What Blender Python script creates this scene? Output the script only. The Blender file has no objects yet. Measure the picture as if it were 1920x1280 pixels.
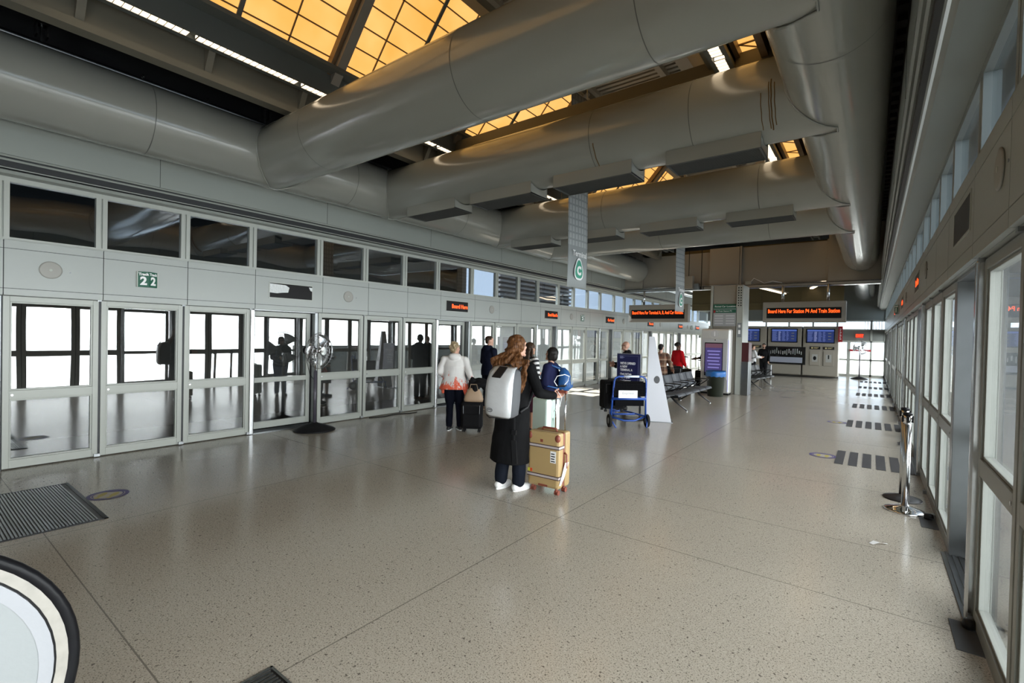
import bpy, bmesh, math, random
from mathutils import Vector, Matrix, noise
PI = math.pi
random.seed(7)
SC = bpy.context.scene
COL = SC.collection

# ------------------------------------------------------------------ materials
def nodes_of(m):
    return m.node_tree.nodes, m.node_tree.links
MATS = {}
def mat(name, col, rough=0.5, metal=0.0, spec=0.5, emit=None, estr=1.0, bump=None, vary=None, coat=0.0):
    if name in MATS: return MATS[name]
    m = bpy.data.materials.new(name); m.use_nodes = True
    n, l = nodes_of(m); b = n['Principled BSDF']
    b.inputs['Base Color'].default_value = (*col, 1)
    b.inputs['Roughness'].default_value = rough
    b.inputs['Metallic'].default_value = metal
    b.inputs['Specular IOR Level'].default_value = spec
    b.inputs['Coat Weight'].default_value = coat
    if emit:
        b.inputs['Emission Color'].default_value = (*emit, 1)
        b.inputs['Emission Strength'].default_value = estr
    tc = None
    if vary or bump:
        tc = n.new('ShaderNodeTexCoord')
    if vary:                                   # (scale, amount) soft mottling of the base colour
        t = n.new('ShaderNodeTexNoise'); t.inputs['Scale'].default_value = vary[0]; t.inputs['Detail'].default_value = 4
        l.new(tc.outputs['Object'], t.inputs['Vector'])
        r = n.new('ShaderNodeMixRGB'); r.blend_type = 'MIX'
        a = vary[1]
        r.inputs['Color1'].default_value = (*[c * (1 - a) for c in col], 1)
        r.inputs['Color2'].default_value = (*[min(1, c * (1 + a)) for c in col], 1)
        l.new(t.outputs['Fac'], r.inputs['Fac']); l.new(r.outputs['Color'], b.inputs['Base Color'])
    if bump:                                   # (scale, strength)
        t = n.new('ShaderNodeTexNoise'); t.inputs['Scale'].default_value = bump[0]; t.inputs['Detail'].default_value = 5
        l.new(tc.outputs['Object'], t.inputs['Vector'])
        bp = n.new('ShaderNodeBump'); bp.inputs['Strength'].default_value = bump[1]; bp.inputs['Distance'].default_value = 0.02
        l.new(t.outputs['Fac'], bp.inputs['Height']); l.new(bp.outputs['Normal'], b.inputs['Normal'])
    MATS[name] = m
    return m

def math_node(n, l, op, a, b=None, c=None):
    x = n.new('ShaderNodeMath'); x.operation = op
    for i, v in enumerate((a, b, c)):
        if v is None: continue
        if isinstance(v, (int, float)): x.inputs[i].default_value = v
        else: l.new(v, x.inputs[i])
    return x.outputs[0]

def glass_mat(name, tint, r0, warp=0.0):
    m = bpy.data.materials.new(name); m.use_nodes = True
    n, l = nodes_of(m); n.remove(n['Principled BSDF']); out = n['Material Output']
    tr = n.new('ShaderNodeBsdfTransparent'); tr.inputs['Color'].default_value = (*tint, 1)
    gl = n.new('ShaderNodeBsdfGlossy'); gl.inputs['Roughness'].default_value = 0.0
    lw = n.new('ShaderNodeLayerWeight'); lw.inputs['Blend'].default_value = 0.5
    p = math_node(n, l, 'POWER', lw.outputs['Facing'], 5.0)
    f = math_node(n, l, 'MULTIPLY_ADD', p, 1 - r0, r0)
    mx = n.new('ShaderNodeMixShader'); l.new(f, mx.inputs[0])
    l.new(tr.outputs[0], mx.inputs[1]); l.new(gl.outputs[0], mx.inputs[2]); l.new(mx.outputs[0], out.inputs['Surface'])
    if warp:
        tc = n.new('ShaderNodeTexCoord'); t = n.new('ShaderNodeTexNoise'); t.inputs['Scale'].default_value = 1.3
        t.inputs['Detail'].default_value = 0
        l.new(tc.outputs['Object'], t.inputs['Vector'])
        bp = n.new('ShaderNodeBump'); bp.inputs['Strength'].default_value = warp; bp.inputs['Distance'].default_value = 0.1
        l.new(t.outputs['Fac'], bp.inputs['Height']); l.new(bp.outputs['Normal'], gl.inputs['Normal'])
    MATS[name] = m
    return m

M_duct = mat('duct_paint', (.32, .325, .295), .17, 0, .85, vary=(1.2, .06), bump=(2.2, .05))
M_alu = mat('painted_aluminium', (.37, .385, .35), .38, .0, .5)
M_alur = mat('darkened_aluminium', (.25, .26, .24), .4, 0, .5); M_alud = mat('dark_gasket', (.015, .016, .018), .5)  # right frames: same aluminium, colour darkened to offset their overlit reveals
M_fascia = mat('fascia_enamel', (.325, .345, .325), .33, 0, .5, vary=(2.0, .04))
M_white_wall = mat('upper_panel', (.28, .30, .275), .4, vary=(1.5, .04))
M_deck = mat('black_deck', (.012, .013, .013), .6)
M_steel = mat('brushed_steel', (.55, .56, .57), .22, 1.0, bump=(40, .03))
M_chrome = mat('polished_chrome', (.8, .8, .8), .06, 1.0)
M_steeldk = mat('dull_steel', (.24, .25, .255), .33, 1.0, vary=(6, .12))
M_black = mat('black_plastic', (.008, .008, .009), .45, 0, .2)
M_blackm = mat('black_metal', (.012, .013, .015), .4, .0, .25)
M_beam = mat('beige_beam', (.20, .185, .145), .5, vary=(2, .05))
M_beige = mat('taupe_panel', (.27, .25, .215), .45, vary=(1.5, .05))
M_white = mat('white_plastic', (.78, .78, .78), .4)
M_glass = glass_mat('screen_glass', (.93, .95, .95), .14, .012)
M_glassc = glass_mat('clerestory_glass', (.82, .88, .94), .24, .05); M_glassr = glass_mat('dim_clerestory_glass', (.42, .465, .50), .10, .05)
M_trough = mat('trough_grey', (.13, .145, .14), .45)
M_red_led = mat('red_led', (.1, .0, .0), .5, emit=(1.0, .06, .01), estr=2.0)
M_orange_led = mat('orange_led', (.1, .0, .0), .5, emit=(1.0, .085, .010), estr=2.4)
M_lamp = mat('lamp_diffuser', (.8, .7, .5), .5, emit=(1.0, .80, .55), estr=2.4)
M_sky = None

# ------------------------------------------------------------------ geometry helpers
class MB:
    def __init__(s): s.v = []; s.f = []; s.m = []
    def add(s, vs, fs, mi=0):
        o = len(s.v); s.v += [tuple(p) for p in vs]
        for f in fs: s.f.append(tuple(i + o for i in f)); s.m.append(mi)
        return s
    def box(s, x0, x1, y0, y1, z0, z1, mi=0):
        vs = [(x, y, z) for z in (z0, z1) for y in (y0, y1) for x in (x0, x1)]
        return s.add(vs, [(0, 2, 3, 1), (4, 5, 7, 6), (0, 1, 5, 4), (2, 6, 7, 3), (0, 4, 6, 2), (1, 3, 7, 5)], mi)
    def bar(s, p, q, w, h, mi=0, up=(0, 0, 1)):
        p, q = Vector(p), Vector(q); d = (q - p).normalized(); u = Vector(up)
        if abs(d.dot(u)) > .99: u = Vector((1, 0, 0))
        a = d.cross(u).normalized(); b = a.cross(d).normalized()
        vs = []
        for e in (p, q):
            for sa, sb in ((-1, -1), (1, -1), (1, 1), (-1, 1)):
                vs.append(e + a * (sa * w / 2) + b * (sb * h / 2))
        return s.add(vs, [(3, 2, 1, 0), (4, 5, 6, 7), (0, 1, 5, 4), (1, 2, 6, 5), (2, 3, 7, 6), (3, 0, 4, 7)], mi)
    def tube(s, path, r, n=10, mi=0, closed=False, caps=True):
        P = [Vector(p) for p in path]; N = len(P)
        R = r if isinstance(r, (list, tuple)) else [r] * N
        vs = []; prev = None
        for i in range(N):
            if closed: d = (P[(i + 1) % N] - P[i - 1])
            else: d = (P[min(i + 1, N - 1)] - P[max(i - 1, 0)])
            d.normalize()
            if prev is None:
                u = Vector((0, 0, 1)) if abs(d.z) < .9 else Vector((1, 0, 0))
                a = d.cross(u).normalized()
            else:
                a = (prev - d * prev.dot(d)).normalized()
            prev = a; b = d.cross(a)
            for k in range(n):
                t = 2 * PI * k / n
                vs.append(P[i] + (a * math.cos(t) + b * math.sin(t)) * R[i])
        fs = []
        for i in range(N if closed else N - 1):
            j = (i + 1) % N
            for k in range(n):
                k2 = (k + 1) % n
                fs.append((i * n + k, i * n + k2, j * n + k2, j * n + k))
        if caps and not closed:
            fs.append(tuple(reversed(range(n)))); fs.append(tuple((N - 1) * n + k for k in range(n)))
        return s.add(vs, fs, mi)
    def cyl(s, p, q, r, n=24, mi=0, r2=None, caps=True):
        return s.tube([p, q], [r, r if r2 is None else r2], n, mi, caps=caps)
    def lathe(s, prof, c=(0, 0, 0), n=32, mi=0):
        vs = []; c = Vector(c)
        for r, z in prof:
            for k in range(n):
                t = 2 * PI * k / n; vs.append(c + Vector((r * math.cos(t), r * math.sin(t), z)))
        fs = []
        for i in range(len(prof) - 1):
            for k in range(n):
                k2 = (k + 1) % n
                fs.append((i * n + k, i * n + k2, (i + 1) * n + k2, (i + 1) * n + k))
        fs.append(tuple(reversed(range(n)))); fs.append(tuple((len(prof) - 1) * n + k for k in range(n)))
        return s.add(vs, fs, mi)
    def prism(s, poly, axis, a0, a1, mi=0):          # poly: list of 2-D points, swept along axis 'x','y' or 'z'
        def P(u, v, w):
            return {'x': (w, u, v), 'y': (u, w, v), 'z': (u, v, w)}[axis]
        n = len(poly)
        vs = [P(u, v, a0) for u, v in poly] + [P(u, v, a1) for u, v in poly]
        fs = [tuple(reversed(range(n))), tuple(range(n, 2 * n))]
        for i in range(n):
            j = (i + 1) % n; fs.append((i, j, n + j, n + i))
        return s.add(vs, fs, mi)
    def ell(s, c, r, nu=18, nv=12, mi=0, rot=None):
        c = Vector(c); vs = []; fs = []
        for j in range(nv + 1):
            ph = PI * j / nv
            for i in range(nu):
                t = 2 * PI * i / nu
                p = Vector((r[0] * math.sin(ph) * math.cos(t), r[1] * math.sin(ph) * math.sin(t), r[2] * math.cos(ph)))
                if rot: p = rot @ p
                vs.append(c + p)
        for j in range(nv):
            for i in range(nu):
                i2 = (i + 1) % nu
                fs.append((j * nu + i, (j + 1) * nu + i, (j + 1) * nu + i2, j * nu + i2))
        return s.add(vs, fs, mi)
    def cap(s, p, q, r0, r1, n=12):                   # tapered capsule
        p, q = Vector(p), Vector(q); d = (q - p)
        if d.length < 1e-6: return s.ell(p, (r0, r0, r0))
        u = d.normalized()
        path = []; R = []
        for k in range(4):
            t = PI / 2 * (1 - k / 4); path.append(p - u * r0 * math.sin(t)); R.append(max(r0 * math.cos(t), r0 * .08))
        path.append(p); R.append(r0); path.append(q); R.append(r1)
        for k in range(1, 5):
            t = PI / 2 * k / 4; path.append(q + u * r1 * math.sin(t)); R.append(max(r1 * math.cos(t), r1 * .08))
        return s.tube(path, R, n)
    def loft(s, rings, n=24):                         # rings: (cx, cy, cz, rx, ry[, power])
        vs = []; fs = []
        for g in rings:
            cx, cy, cz, rx, ry = g[:5]; e = g[5] if len(g) > 5 else 1.0
            for k in range(n):
                t = 2 * PI * k / n; c, q = math.cos(t), math.sin(t)
                vs.append((cx + rx * math.copysign(abs(c) ** e, c), cy + ry * math.copysign(abs(q) ** e, q), cz))
        for i in range(len(rings) - 1):
            for k in range(n):
                k2 = (k + 1) % n
                fs.append((i * n + k, i * n + k2, (i + 1) * n + k2, (i + 1) * n + k))
        fs.append(tuple(reversed(range(n)))); fs.append(tuple((len(rings) - 1) * n + k for k in range(n)))
        return s.add(vs, fs)
    def xf(s, M, start=0):
        for i in range(start, len(s.v)): s.v[i] = tuple(M @ Vector(s.v[i]))
        return s
    def mesh(s, name, mats, smooth=False):
        me = bpy.data.meshes.new(name); me.from_pydata(s.v, [], s.f)
        for m in (mats if isinstance(mats, (list, tuple)) else [mats]): me.materials.append(m)
        me.polygons.foreach_set('material_index', s.m)
        bm = bmesh.new(); bm.from_mesh(me); bmesh.ops.recalc_face_normals(bm, faces=bm.faces); bm.to_mesh(me); bm.free()
        if smooth: me.polygons.foreach_set('use_smooth', [True] * len(me.polygons))
        me.update()
        return me
    def build(s, name, mats, parent=None, smooth=False, bevel=0, loc=None, auto=False):
        o = bpy.data.objects.new(name, s.mesh(name, mats, smooth)); COL.objects.link(o)
        if parent is not None: o.parent = parent
        if loc: o.location = loc
        if bevel:
            b = o.modifiers.new('bevel', 'BEVEL'); b.width = bevel; b.segments = 2; b.limit_method = 'ANGLE'
        if auto and smooth:
            e = o.modifiers.new('split', 'EDGE_SPLIT'); e.split_angle = math.radians(38)
        return o

def tag(o, label=None, cat=None, group=None, kind=None):
    if label: o['label'] = label
    if cat: o['category'] = cat
    if group: o['group'] = group
    if kind: o['kind'] = kind
    return o
def thing(name, label, cat, loc=(0, 0, 0), rz=0, group=None, kind=None):
    o = bpy.data.objects.new(name, None); COL.objects.link(o); o.location = loc; o.rotation_euler = (0, 0, rz)
    o.empty_display_size = .1
    return tag(o, label, cat, group, kind)
def struct(name, loc=(0, 0, 0)):
    o = bpy.data.objects.new(name, None); COL.objects.link(o); o.location = loc; o['kind'] = 'structure'; o.empty_display_size = .1
    return o
def copy_tree(o, parent=None):
    c = o.copy(); COL.objects.link(c)
    if parent is not None: c.parent = parent
    for ch in list(o.children): copy_tree(ch, c)
    return c
def S(o): o['kind'] = 'structure'; return o
def text(name, body, size, m, parent, loc, rot=(PI / 2, 0, 0), align='CENTER', ext=.001, sx=1.0, bold=0.0, fit=None):
    cu = bpy.data.curves.new(name, 'FONT'); cu.body = body; cu.size = size; cu.align_x = align; cu.align_y = 'CENTER'
    cu.extrude = ext; cu.offset = bold; cu.resolution_u = 3
    t = bpy.data.objects.new(name, cu); COL.objects.link(t)
    bpy.context.view_layer.update(); dg = bpy.context.evaluated_depsgraph_get()
    me = bpy.data.meshes.new_from_object(t.evaluated_get(dg), depsgraph=dg)
    bpy.data.objects.remove(t); bpy.data.curves.remove(cu)
    me.materials.clear(); me.materials.append(m)
    if fit:
        xs = [v.co.x for v in me.vertices]; w_ = max(xs) - min(xs); sx = min(1.25, fit / w_)
    o = bpy.data.objects.new(name, me); COL.objects.link(o); o.parent = parent; o.location = loc; o.rotation_euler = rot
    o.scale = (sx, 1, 1)
    return o
def remeshed(mb, name, m, voxel, parent, smooth_it=3, displace=None):
    """closed overlapping volumes fused into one continuous surface"""
    o = mb.build(name, m, parent)
    r = o.modifiers.new('r', 'REMESH'); r.mode = 'VOXEL'; r.voxel_size = voxel; r.use_smooth_shade = True
    if smooth_it:
        q = o.modifiers.new('s', 'SMOOTH'); q.factor = .5; q.iterations = smooth_it
    bpy.context.view_layer.update()
    dg = bpy.context.evaluated_depsgraph_get()
    me = bpy.data.meshes.new_from_object(o.evaluated_get(dg), depsgraph=dg)
    o.modifiers.clear(); old = o.data; o.data = me; bpy.data.meshes.remove(old)
    if not me.materials: me.materials.append(m)
    if displace:
        for v in me.vertices: v.co = displace(v.co.copy())
    me.polygons.foreach_set('use_smooth', [True] * len(me.polygons)); me.update()
    return o
# ------------------------------------------------------------------ camera, world, sun
F_PX = 894.84; YAW, PITCH, ROLL = -0.646643352, -0.0127215501, 0.0225224674; CAM_Z = 1.66
def cam_axes():
    cy, sy = math.cos(YAW), math.sin(YAW); cp, sp = math.cos(PITCH), math.sin(PITCH)
    f = Vector((sy * cp, cy * cp, sp)); rt = Vector((cy, -sy, 0)); up = rt.cross(f)
    c, s = math.cos(ROLL), math.sin(ROLL)
    return c * rt + s * up, -s * rt + c * up, f
_r, _u, _f = cam_axes()
cd = bpy.data.cameras.new('camera'); cam = bpy.data.objects.new('camera', cd); COL.objects.link(cam)
M = Matrix.Identity(4)
for i in range(3): M[i][0], M[i][1], M[i][2] = _r[i], _u[i], -_f[i]
M.translation = Vector((0, 0, CAM_Z)); cam.matrix_world = M
cd.sensor_width = 36; cd.sensor_fit = 'HORIZONTAL'; cd.lens = F_PX / 1920 * 36; cd.clip_start = .02; cd.clip_end = 400
SC.camera = cam
SC.view_settings.view_transform = 'Standard'; SC.view_settings.look = 'None'; SC.view_settings.gamma = 1
SC.view_settings.exposure = 0.35; SC.view_settings.use_curve_mapping = False
try:
    SC.cycles.use_denoising = True; SC.cycles.transparent_max_bounces = 32; SC.cycles.max_bounces = 8
    SC.cycles.diffuse_bounces = 5; SC.cycles.glossy_bounces = 5; SC.cycles.caustics_reflective = False
    SC.cycles.caustics_refractive = False; SC.cycles.sample_clamp_indirect = 6.0
except Exception: pass

w = bpy.data.worlds.new('sky'); SC.world = w; w.use_nodes = True
n, l = w.node_tree.nodes, w.node_tree.links
bg = n['Background']; tc = n.new('ShaderNodeTexCoord'); sp = n.new('ShaderNodeSeparateXYZ'); l.new(tc.outputs['Generated'], sp.inputs[0])
def mrange(v, a, b, lo, hi):
    r = n.new('ShaderNodeMapRange'); r.interpolation_type = 'SMOOTHSTEP'
    l.new(v, r.inputs['Value'])
    for k, x in zip(('From Min', 'From Max', 'To Min', 'To Max'), (a, b, lo, hi)): r.inputs[k].default_value = x
    return r.outputs['Result']
east = mrange(sp.outputs['X'], .28, .62, 0, 1)         # bright hazy sky on the open side of the station
low = mrange(sp.outputs['Z'], .10, .9, 1, .35)
eastl = math_node(n, l, 'MULTIPLY', math_node(n, l, 'MULTIPLY', east, low), mrange(sp.outputs['Z'], -.36, -.13, .12, 1))
north = mrange(sp.outputs['Y'], .93, .985, 0, 1)
northl = math_node(n, l, 'MULTIPLY', north, mrange(sp.outputs['Z'], .08, .30, 1, 0))
st = math_node(n, l, 'MULTIPLY_ADD', eastl, 16.0, .50)
st = math_node(n, l, 'MULTIPLY_ADD', northl, 2.3, st)
west = mrange(sp.outputs['X'], -.5, -.2, 1, 0); st = math_node(n, l, 'MULTIPLY_ADD', west, .7, st)
mixc = n.new('ShaderNodeMixRGB'); mixc.inputs['Color1'].default_value = (.74, .86, 1, 1); mixc.inputs['Color2'].default_value = (.97, .99, 1, 1)
l.new(east, mixc.inputs['Fac']); l.new(mixc.outputs[0], bg.inputs['Color']); l.new(st, bg.inputs['Strength'])

sl = bpy.data.lights.new('sun', 'SUN'); sl.energy = 32.0; sl.angle = math.radians(.6); sl.color = (1, .97, .93)
so = bpy.data.objects.new('sun', sl); COL.objects.link(so)
so.rotation_euler = Vector((.70, .10, -.74)).to_track_quat('-Z', 'Y').to_euler()

def portal(name, loc, rot, sx, sy):
    a = bpy.data.lights.new(name, 'AREA'); a.shape = 'RECTANGLE'; a.size = sx; a.size_y = sy; a.cycles.is_portal = True
    o = bpy.data.objects.new(name, a); COL.objects.link(o); o.location = loc; o.rotation_euler = rot
portal('daylight_portal', (.95, 11.5, 1.7), (0, PI / 2, 0), 3.6, 37)
portal('daylight_portal', (-8.6, 21, 1.7), (0, -PI / 2, 0), 3.6, 18)

# ------------------------------------------------------------------ terrazzo floor
m = bpy.data.materials.new('terrazzo'); m.use_nodes = True; MATS['terrazzo'] = m
n, l = nodes_of(m); b = n['Principled BSDF']; tc = n.new('ShaderNodeTexCoord'); P = tc.outputs['Object']
def ramp(fac, stops):
    r = n.new('ShaderNodeValToRGB')
    while len(r.color_ramp.elements) < len(stops): r.color_ramp.elements.new(.5)
    for e, (p, c) in zip(r.color_ramp.elements, stops): e.position = p; e.color = (*c, 1)
    l.new(fac, r.inputs['Fac']); return r.outputs['Color']
def noise_t(scale, detail=2, rough=.5):
    t = n.new('ShaderNodeTexNoise'); t.inputs['Scale'].default_value = scale; t.inputs['Detail'].default_value = detail
    t.inputs['Roughness'].default_value = rough; l.new(P, t.inputs['Vector']); return t.outputs['Fac']
def mixn(a, b_, f, mode='MIX'):
    x = n.new('ShaderNodeMixRGB'); x.blend_type = mode
    for k, v in (('Color1', a), ('Color2', b_), ('Fac', f)):
        if isinstance(v, (int, float)): x.inputs[k].default_value = v
        elif isinstance(v, tuple): x.inputs[k].default_value = (*v, 1)
        else: l.new(v, x.inputs[k])
    return x.outputs[0]
basec = mixn((.34, .305, .255), (.40, .363, .305), noise_t(.55, 3))
vo = n.new('ShaderNodeTexVoronoi'); vo.inputs['Scale'].default_value = 150; l.new(P, vo.inputs['Vector'])
basec = mixn(basec, vo.outputs['Color'], .0)
chip = math_node(n, l, 'LESS_THAN', noise_t(120, 2, .6), .41)
basec = mixn(basec, (.12, .105, .085), math_node(n, l, 'MULTIPLY', chip, .85))
chip2 = math_node(n, l, 'GREATER_THAN', noise_t(95, 2, .6), .62)
basec = mixn(basec, (.52, .48, .41), math_node(n, l, 'MULTIPLY', chip2, .6))
big = math_node(n, l, 'LESS_THAN', noise_t(48, 1, .4), .30)
basec = mixn(basec, (.07, .06, .05), math_node(n, l, 'MULTIPLY', big, .8))
sx = n.new('ShaderNodeSeparateXYZ'); l.new(P, sx.inputs[0]); line = None
def on_line(out, c, half=.004):
    d = math_node(n, l, 'ABSOLUTE', math_node(n, l, 'SUBTRACT', out, c)); return math_node(n, l, 'LESS_THAN', d, half)
ls = [on_line(sx.outputs['X'], c) for c in (-5.12, -2.25)] + [on_line(sx.outputs['Y'], c) for c in (-2.2, .79, 3.76, 6.75, 9.75, 12.7, 15.7, 18.7)]
ls.append(math_node(n, l, 'MULTIPLY', on_line(sx.outputs['Y'], 4.88), math_node(n, l, 'GREATER_THAN', sx.outputs['X'], -2.25)))
line = ls[0]
for q in ls[1:]: line = math_node(n, l, 'MAXIMUM', line, q)
basec = mixn(basec, (.10, .09, .075), math_node(n, l, 'MULTIPLY', line, .75))
l.new(basec, b.inputs['Base Color'])
rr = n.new('ShaderNodeMapRange'); l.new(noise_t(.9, 4), rr.inputs['Value'])
rr.inputs['To Min'].default_value = .13; rr.inputs['To Max'].default_value = .24
l.new(rr.outputs['Result'], b.inputs['Roughness']); b.inputs['Specular IOR Level'].default_value = .55
S(MB().box(-8.0, .74, -7, 29.7, -.25, 0).build('floor', m))

# ------------------------------------------------------------------ world outside
M_conc = mat('outside_concrete', (.42, .43, .42), .8, vary=(.8, .12), bump=(6, .1))
M_backing = mat('dark_backing', (.035, .035, .032), .8, vary=(1, .3))
g = MB().box(-60, -8.0, -30, 90, -.9, -.6).build('ground_outside', M_conc); S(g)
g = MB().box(.95, 4.4, -30, 90, -.9, -.6).build('ground_east', M_conc); S(g)
g = MB().box(-8.0, .95, 29.8, 90, -.9, -.12).build('ground_north', M_conc); S(g)
tn = MB(); tn.box(-12.4, -12.1, -9, 11.4, -.6, 4.6); tn.box(-12.4, -8.05, -9, 11.4, 4.3, 4.6); tn.box(-12.1, -8.02, -9.2, -9, -.6, 4.3)
tn.box(-12.1, -8.05, -9, 11.4, -.62, -.45); tn.box(-12.3, -10.6, 11.3, 11.5, -.6, 4.4)
S(tn.build('wall_dark_enclosure', M_backing))  # dark enclosure added outside so the near left glass has darkness behind it
wb = MB(); wb.box(-11.4, -11.1, 11.5, 70, -.6, 2.45); wb.box(-11.5, -11.0, 11.5, 70, 2.45, 2.62)
for k in range(12): wb.box(-11.1, -11.02, 13 + k * 4.6, 13.25 + k * 4.6, -.6, 2.45)
S(wb.build('wall_guideway', M_conc))
M_louv = mat('grey_louver', (.20, .20, .20), .6)
lv = MB()
for k in range(7): lv.box(-10.9, -10.7, 13.4, 18.6, 2.75 + k * .17, 2.83 + k * .17)
lv.box(-10.95, -10.9, 13.4, 18.6, 2.62, 3.95)
S(lv.build('wall_louver', M_louv))
M_ext = mat('outside_panel', (.5, .54, .54), .7, vary=(.5, .06))
we = MB(); we.box(3.9, 4.2, 10.8, 90, -.6, 1.0)
for k in range(30): we.box(3.82, 3.9, 11 + k * 2.6, 11.12 + k * 2.6, -.6, 1.0)
S(we.build('wall_guideway_east', M_ext))

# ------------------------------------------------------------------ glazed screens: parametric panel
NWIN = [0]; NDOOR = [0]
def frame_mesh(wd, H, r0, r1, s, wfr=.055, d=.07):
    """frame of one fixed glazed panel: local y 0..wd, z 0..H, interior face looks to +x*s"""
    f = MB(); x0, x1 = sorted((0, -s * d)); g = .012
    f.box(x0, x1, g, g + wfr, .012, H); f.box(x0, x1, wd - g - wfr, wd - g, .012, H)
    f.box(x0, x1, g + wfr, wd - g - wfr, H - .062, H); f.box(x0, x1, g + wfr, wd - g - wfr, r0, r1)
    f.box(x0, x1, g + wfr, wd - g - wfr, .012, .105)
    i0, i1 = sorted((-s * .012, -s * (d - .012)))            # inner glazing beads
    for z0, z1 in ((.105, r0), (r1, H - .062)):
        e = .018
        f.box(i0, i1, g + wfr, g + wfr + e, z0, z1); f.box(i0, i1, wd - g - wfr - e, wd - g - wfr, z0, z1)
        f.box(i0, i1, g + wfr + e, wd - g - wfr - e, z0, z0 + e); f.box(i0, i1, g + wfr + e, wd - g - wfr - e, z1 - e, z1)
    return f
CACHE = {}
def screen_panel(x, y0, y1, H, r0, r1, s):
    wd = round(y1 - y0, 3); key = (wd, H, r0, r1, s)
    NWIN[0] += 1
    if key in CACHE:
        o = copy_tree(CACHE[key]); o.name = f'window_{NWIN[0]}'; o.location = (x, y0, 0); return o
    o = struct(f'window_{NWIN[0]}', (x, y0, 0))
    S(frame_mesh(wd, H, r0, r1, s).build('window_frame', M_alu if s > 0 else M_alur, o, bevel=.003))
    a = -s * .035
    for z0, z1 in ((.11, r0 - .005), (r1 + .005, H - .066)):
        S(MB().box(min(a, a - s * .008), max(a, a - s * .008), .06, wd - .06, z0, z1).build('pane', M_glass, o))
    h = MB(); q0, q1 = sorted((s * .03, -s * .02)); h.box(q0, q1, wd - .05, wd + .01, .01, .045); h.box(q0, q1, wd - .03, wd + .01, H - .01, H + .02)
    S(h.build('hinge', M_steeldk, o))
    lk = MB().cyl((s * .004, .09, (r0 + r1) / 2), (-s * .01, .09, (r0 + r1) / 2), .011, 12); S(lk.build('lock', M_steel, o))
    CACHE[key] = o
    return o
def screen_door(x, y0, y1, H, r0, r1, s, depth):
    wd = round(y1 - y0, 3); key = ('d', wd, H, s); NDOOR[0] += 1
    if key in CACHE:
        o = copy_tree(CACHE[key]); o.name = f'door_{NDOOR[0]}'; o.location = (x, y0, 0); return o
    o = struct(f'door_{NDOOR[0]}', (x, y0, 0)); dx = -s * depth
    fr = MB(); a0, a1 = sorted((dx, dx - s * .05))
    fr.box(a0, a1, .05, .12, .05, H - .02); fr.box(a0, a1, wd - .14, wd - .07, .05, H - .02)
    for z0, z1 in ((.05, .16), (r0, r1 - .02), (H - .1, H - .02)): fr.box(a0, a1, .12, wd - .14, z0, z1)
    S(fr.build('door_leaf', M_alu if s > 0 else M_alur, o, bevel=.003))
    b0, b1 = sorted((dx - s * .02, dx - s * .028))
    for z0, z1 in ((.16, r0), (r1 - .02, H - .1)): S(MB().box(b0, b1, .12, wd - .14, z0, z1).build('pane', M_glass, o))
    j0, j1 = sorted((s * .0, -s * (depth + .06)))
    jm = MB(); jm.box(j0, j1, -.0, .045, .0, H); jm.box(j0, j1, wd - .055, wd, 0, H); jm.box(j0, j1, .045, wd - .055, H - .015, H + .02)
    S(jm.build('door_jamb', M_steeldk, o, bevel=.004))
    p0, p1 = sorted((s * .035, -s * .05)); ps = MB(); ps.box(p0, p1, -.012, .05, 0, H)
    S(ps.build('door_post', M_steel, o, bevel=.012))
    th = MB(); t0, t1 = sorted((s * .04, -s * (depth + .1))); th.box(t0, t1, .0, wd, .001, .006)
    k = .02
    while k < depth + .12:
        c0, c1 = sorted((s * .035 - s * k, s * .035 - s * (k + .018))); th.box(c0, c1, .0, wd, .006, .014); k += .036
    S(th.build('threshold', M_steeldk, o))
    CACHE[key] = o
    return o

LEFT_B = [(-4.48, -3.34, [-3.34, -2.39, -1.43, -.48]), (-.48, .82, [.82, 1.68, 2.60, 3.52])] + \
         [(3.52 + 4 * k, 4.66 + 4 * k, [4.66 + 4 * k, 5.61 + 4 * k, 6.57 + 4 * k, 7.52 + 4 * k]) for k in range(6)]
XL, XLF = -7.80, -7.685
for d0, d1, bs in LEFT_B:
    screen_door(XL - .02, d0, d1, 1.98, .80, .90, 1, .12)
    for a, b_ in zip(bs, bs[1:]): screen_panel(XL - .02, a, b_, 1.98, .80, .90, 1)
screen_panel(XL - .02, 27.52, 28.5, 1.98, .80, .90, 1); screen_panel(XL - .02, 28.5, 29.5, 1.98, .80, .90, 1)
RIGHT_B = [(-4.05, -2.87, [-2.87, -1.94, -.98, -.02]), (-.02, 1.13, [1.13, 2.05, 3.0, 3.95])] + \
          [(3.95 + 4 * k, 5.14 + 4 * k, [5.14 + 4 * k, 6.08 + 4 * k, 7.02 + 4 * k, 7.95 + 4 * k]) for k in range(6)]
XR, XRF = .52, .465
for d0, d1, bs in RIGHT_B:
    screen_door(XR, d0, d1, 2.17, .90, 1.0, -1, .18)
    for a, b_ in zip(bs, bs[1:]): screen_panel(XR, a, b_, 2.17, .90, 1.0, -1)
screen_panel(XR, 27.95, 28.75, 2.17, .90, 1.0, -1); screen_panel(XR, 28.75, 29.5, 2.17, .90, 1.0, -1)
# dark gaskets in the joints between the panels
def gaskets(name, x0, x1, bounds, H):
    g = MB()
    for d0, d1, bs in bounds:
        for y in bs[:-1]: g.box(x0, x1, y - .011, y + .011, .0, H)
    g.box(x0, x1, -6.9, 29.5, H, H + .02)
    return S(g.build(name, M_alud))
gaskets('trim_1', XL - .085, XL - .03, LEFT_B, 1.98); gaskets('trim_2', XR + .012, XR + .07, RIGHT_B, 2.17)

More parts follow.
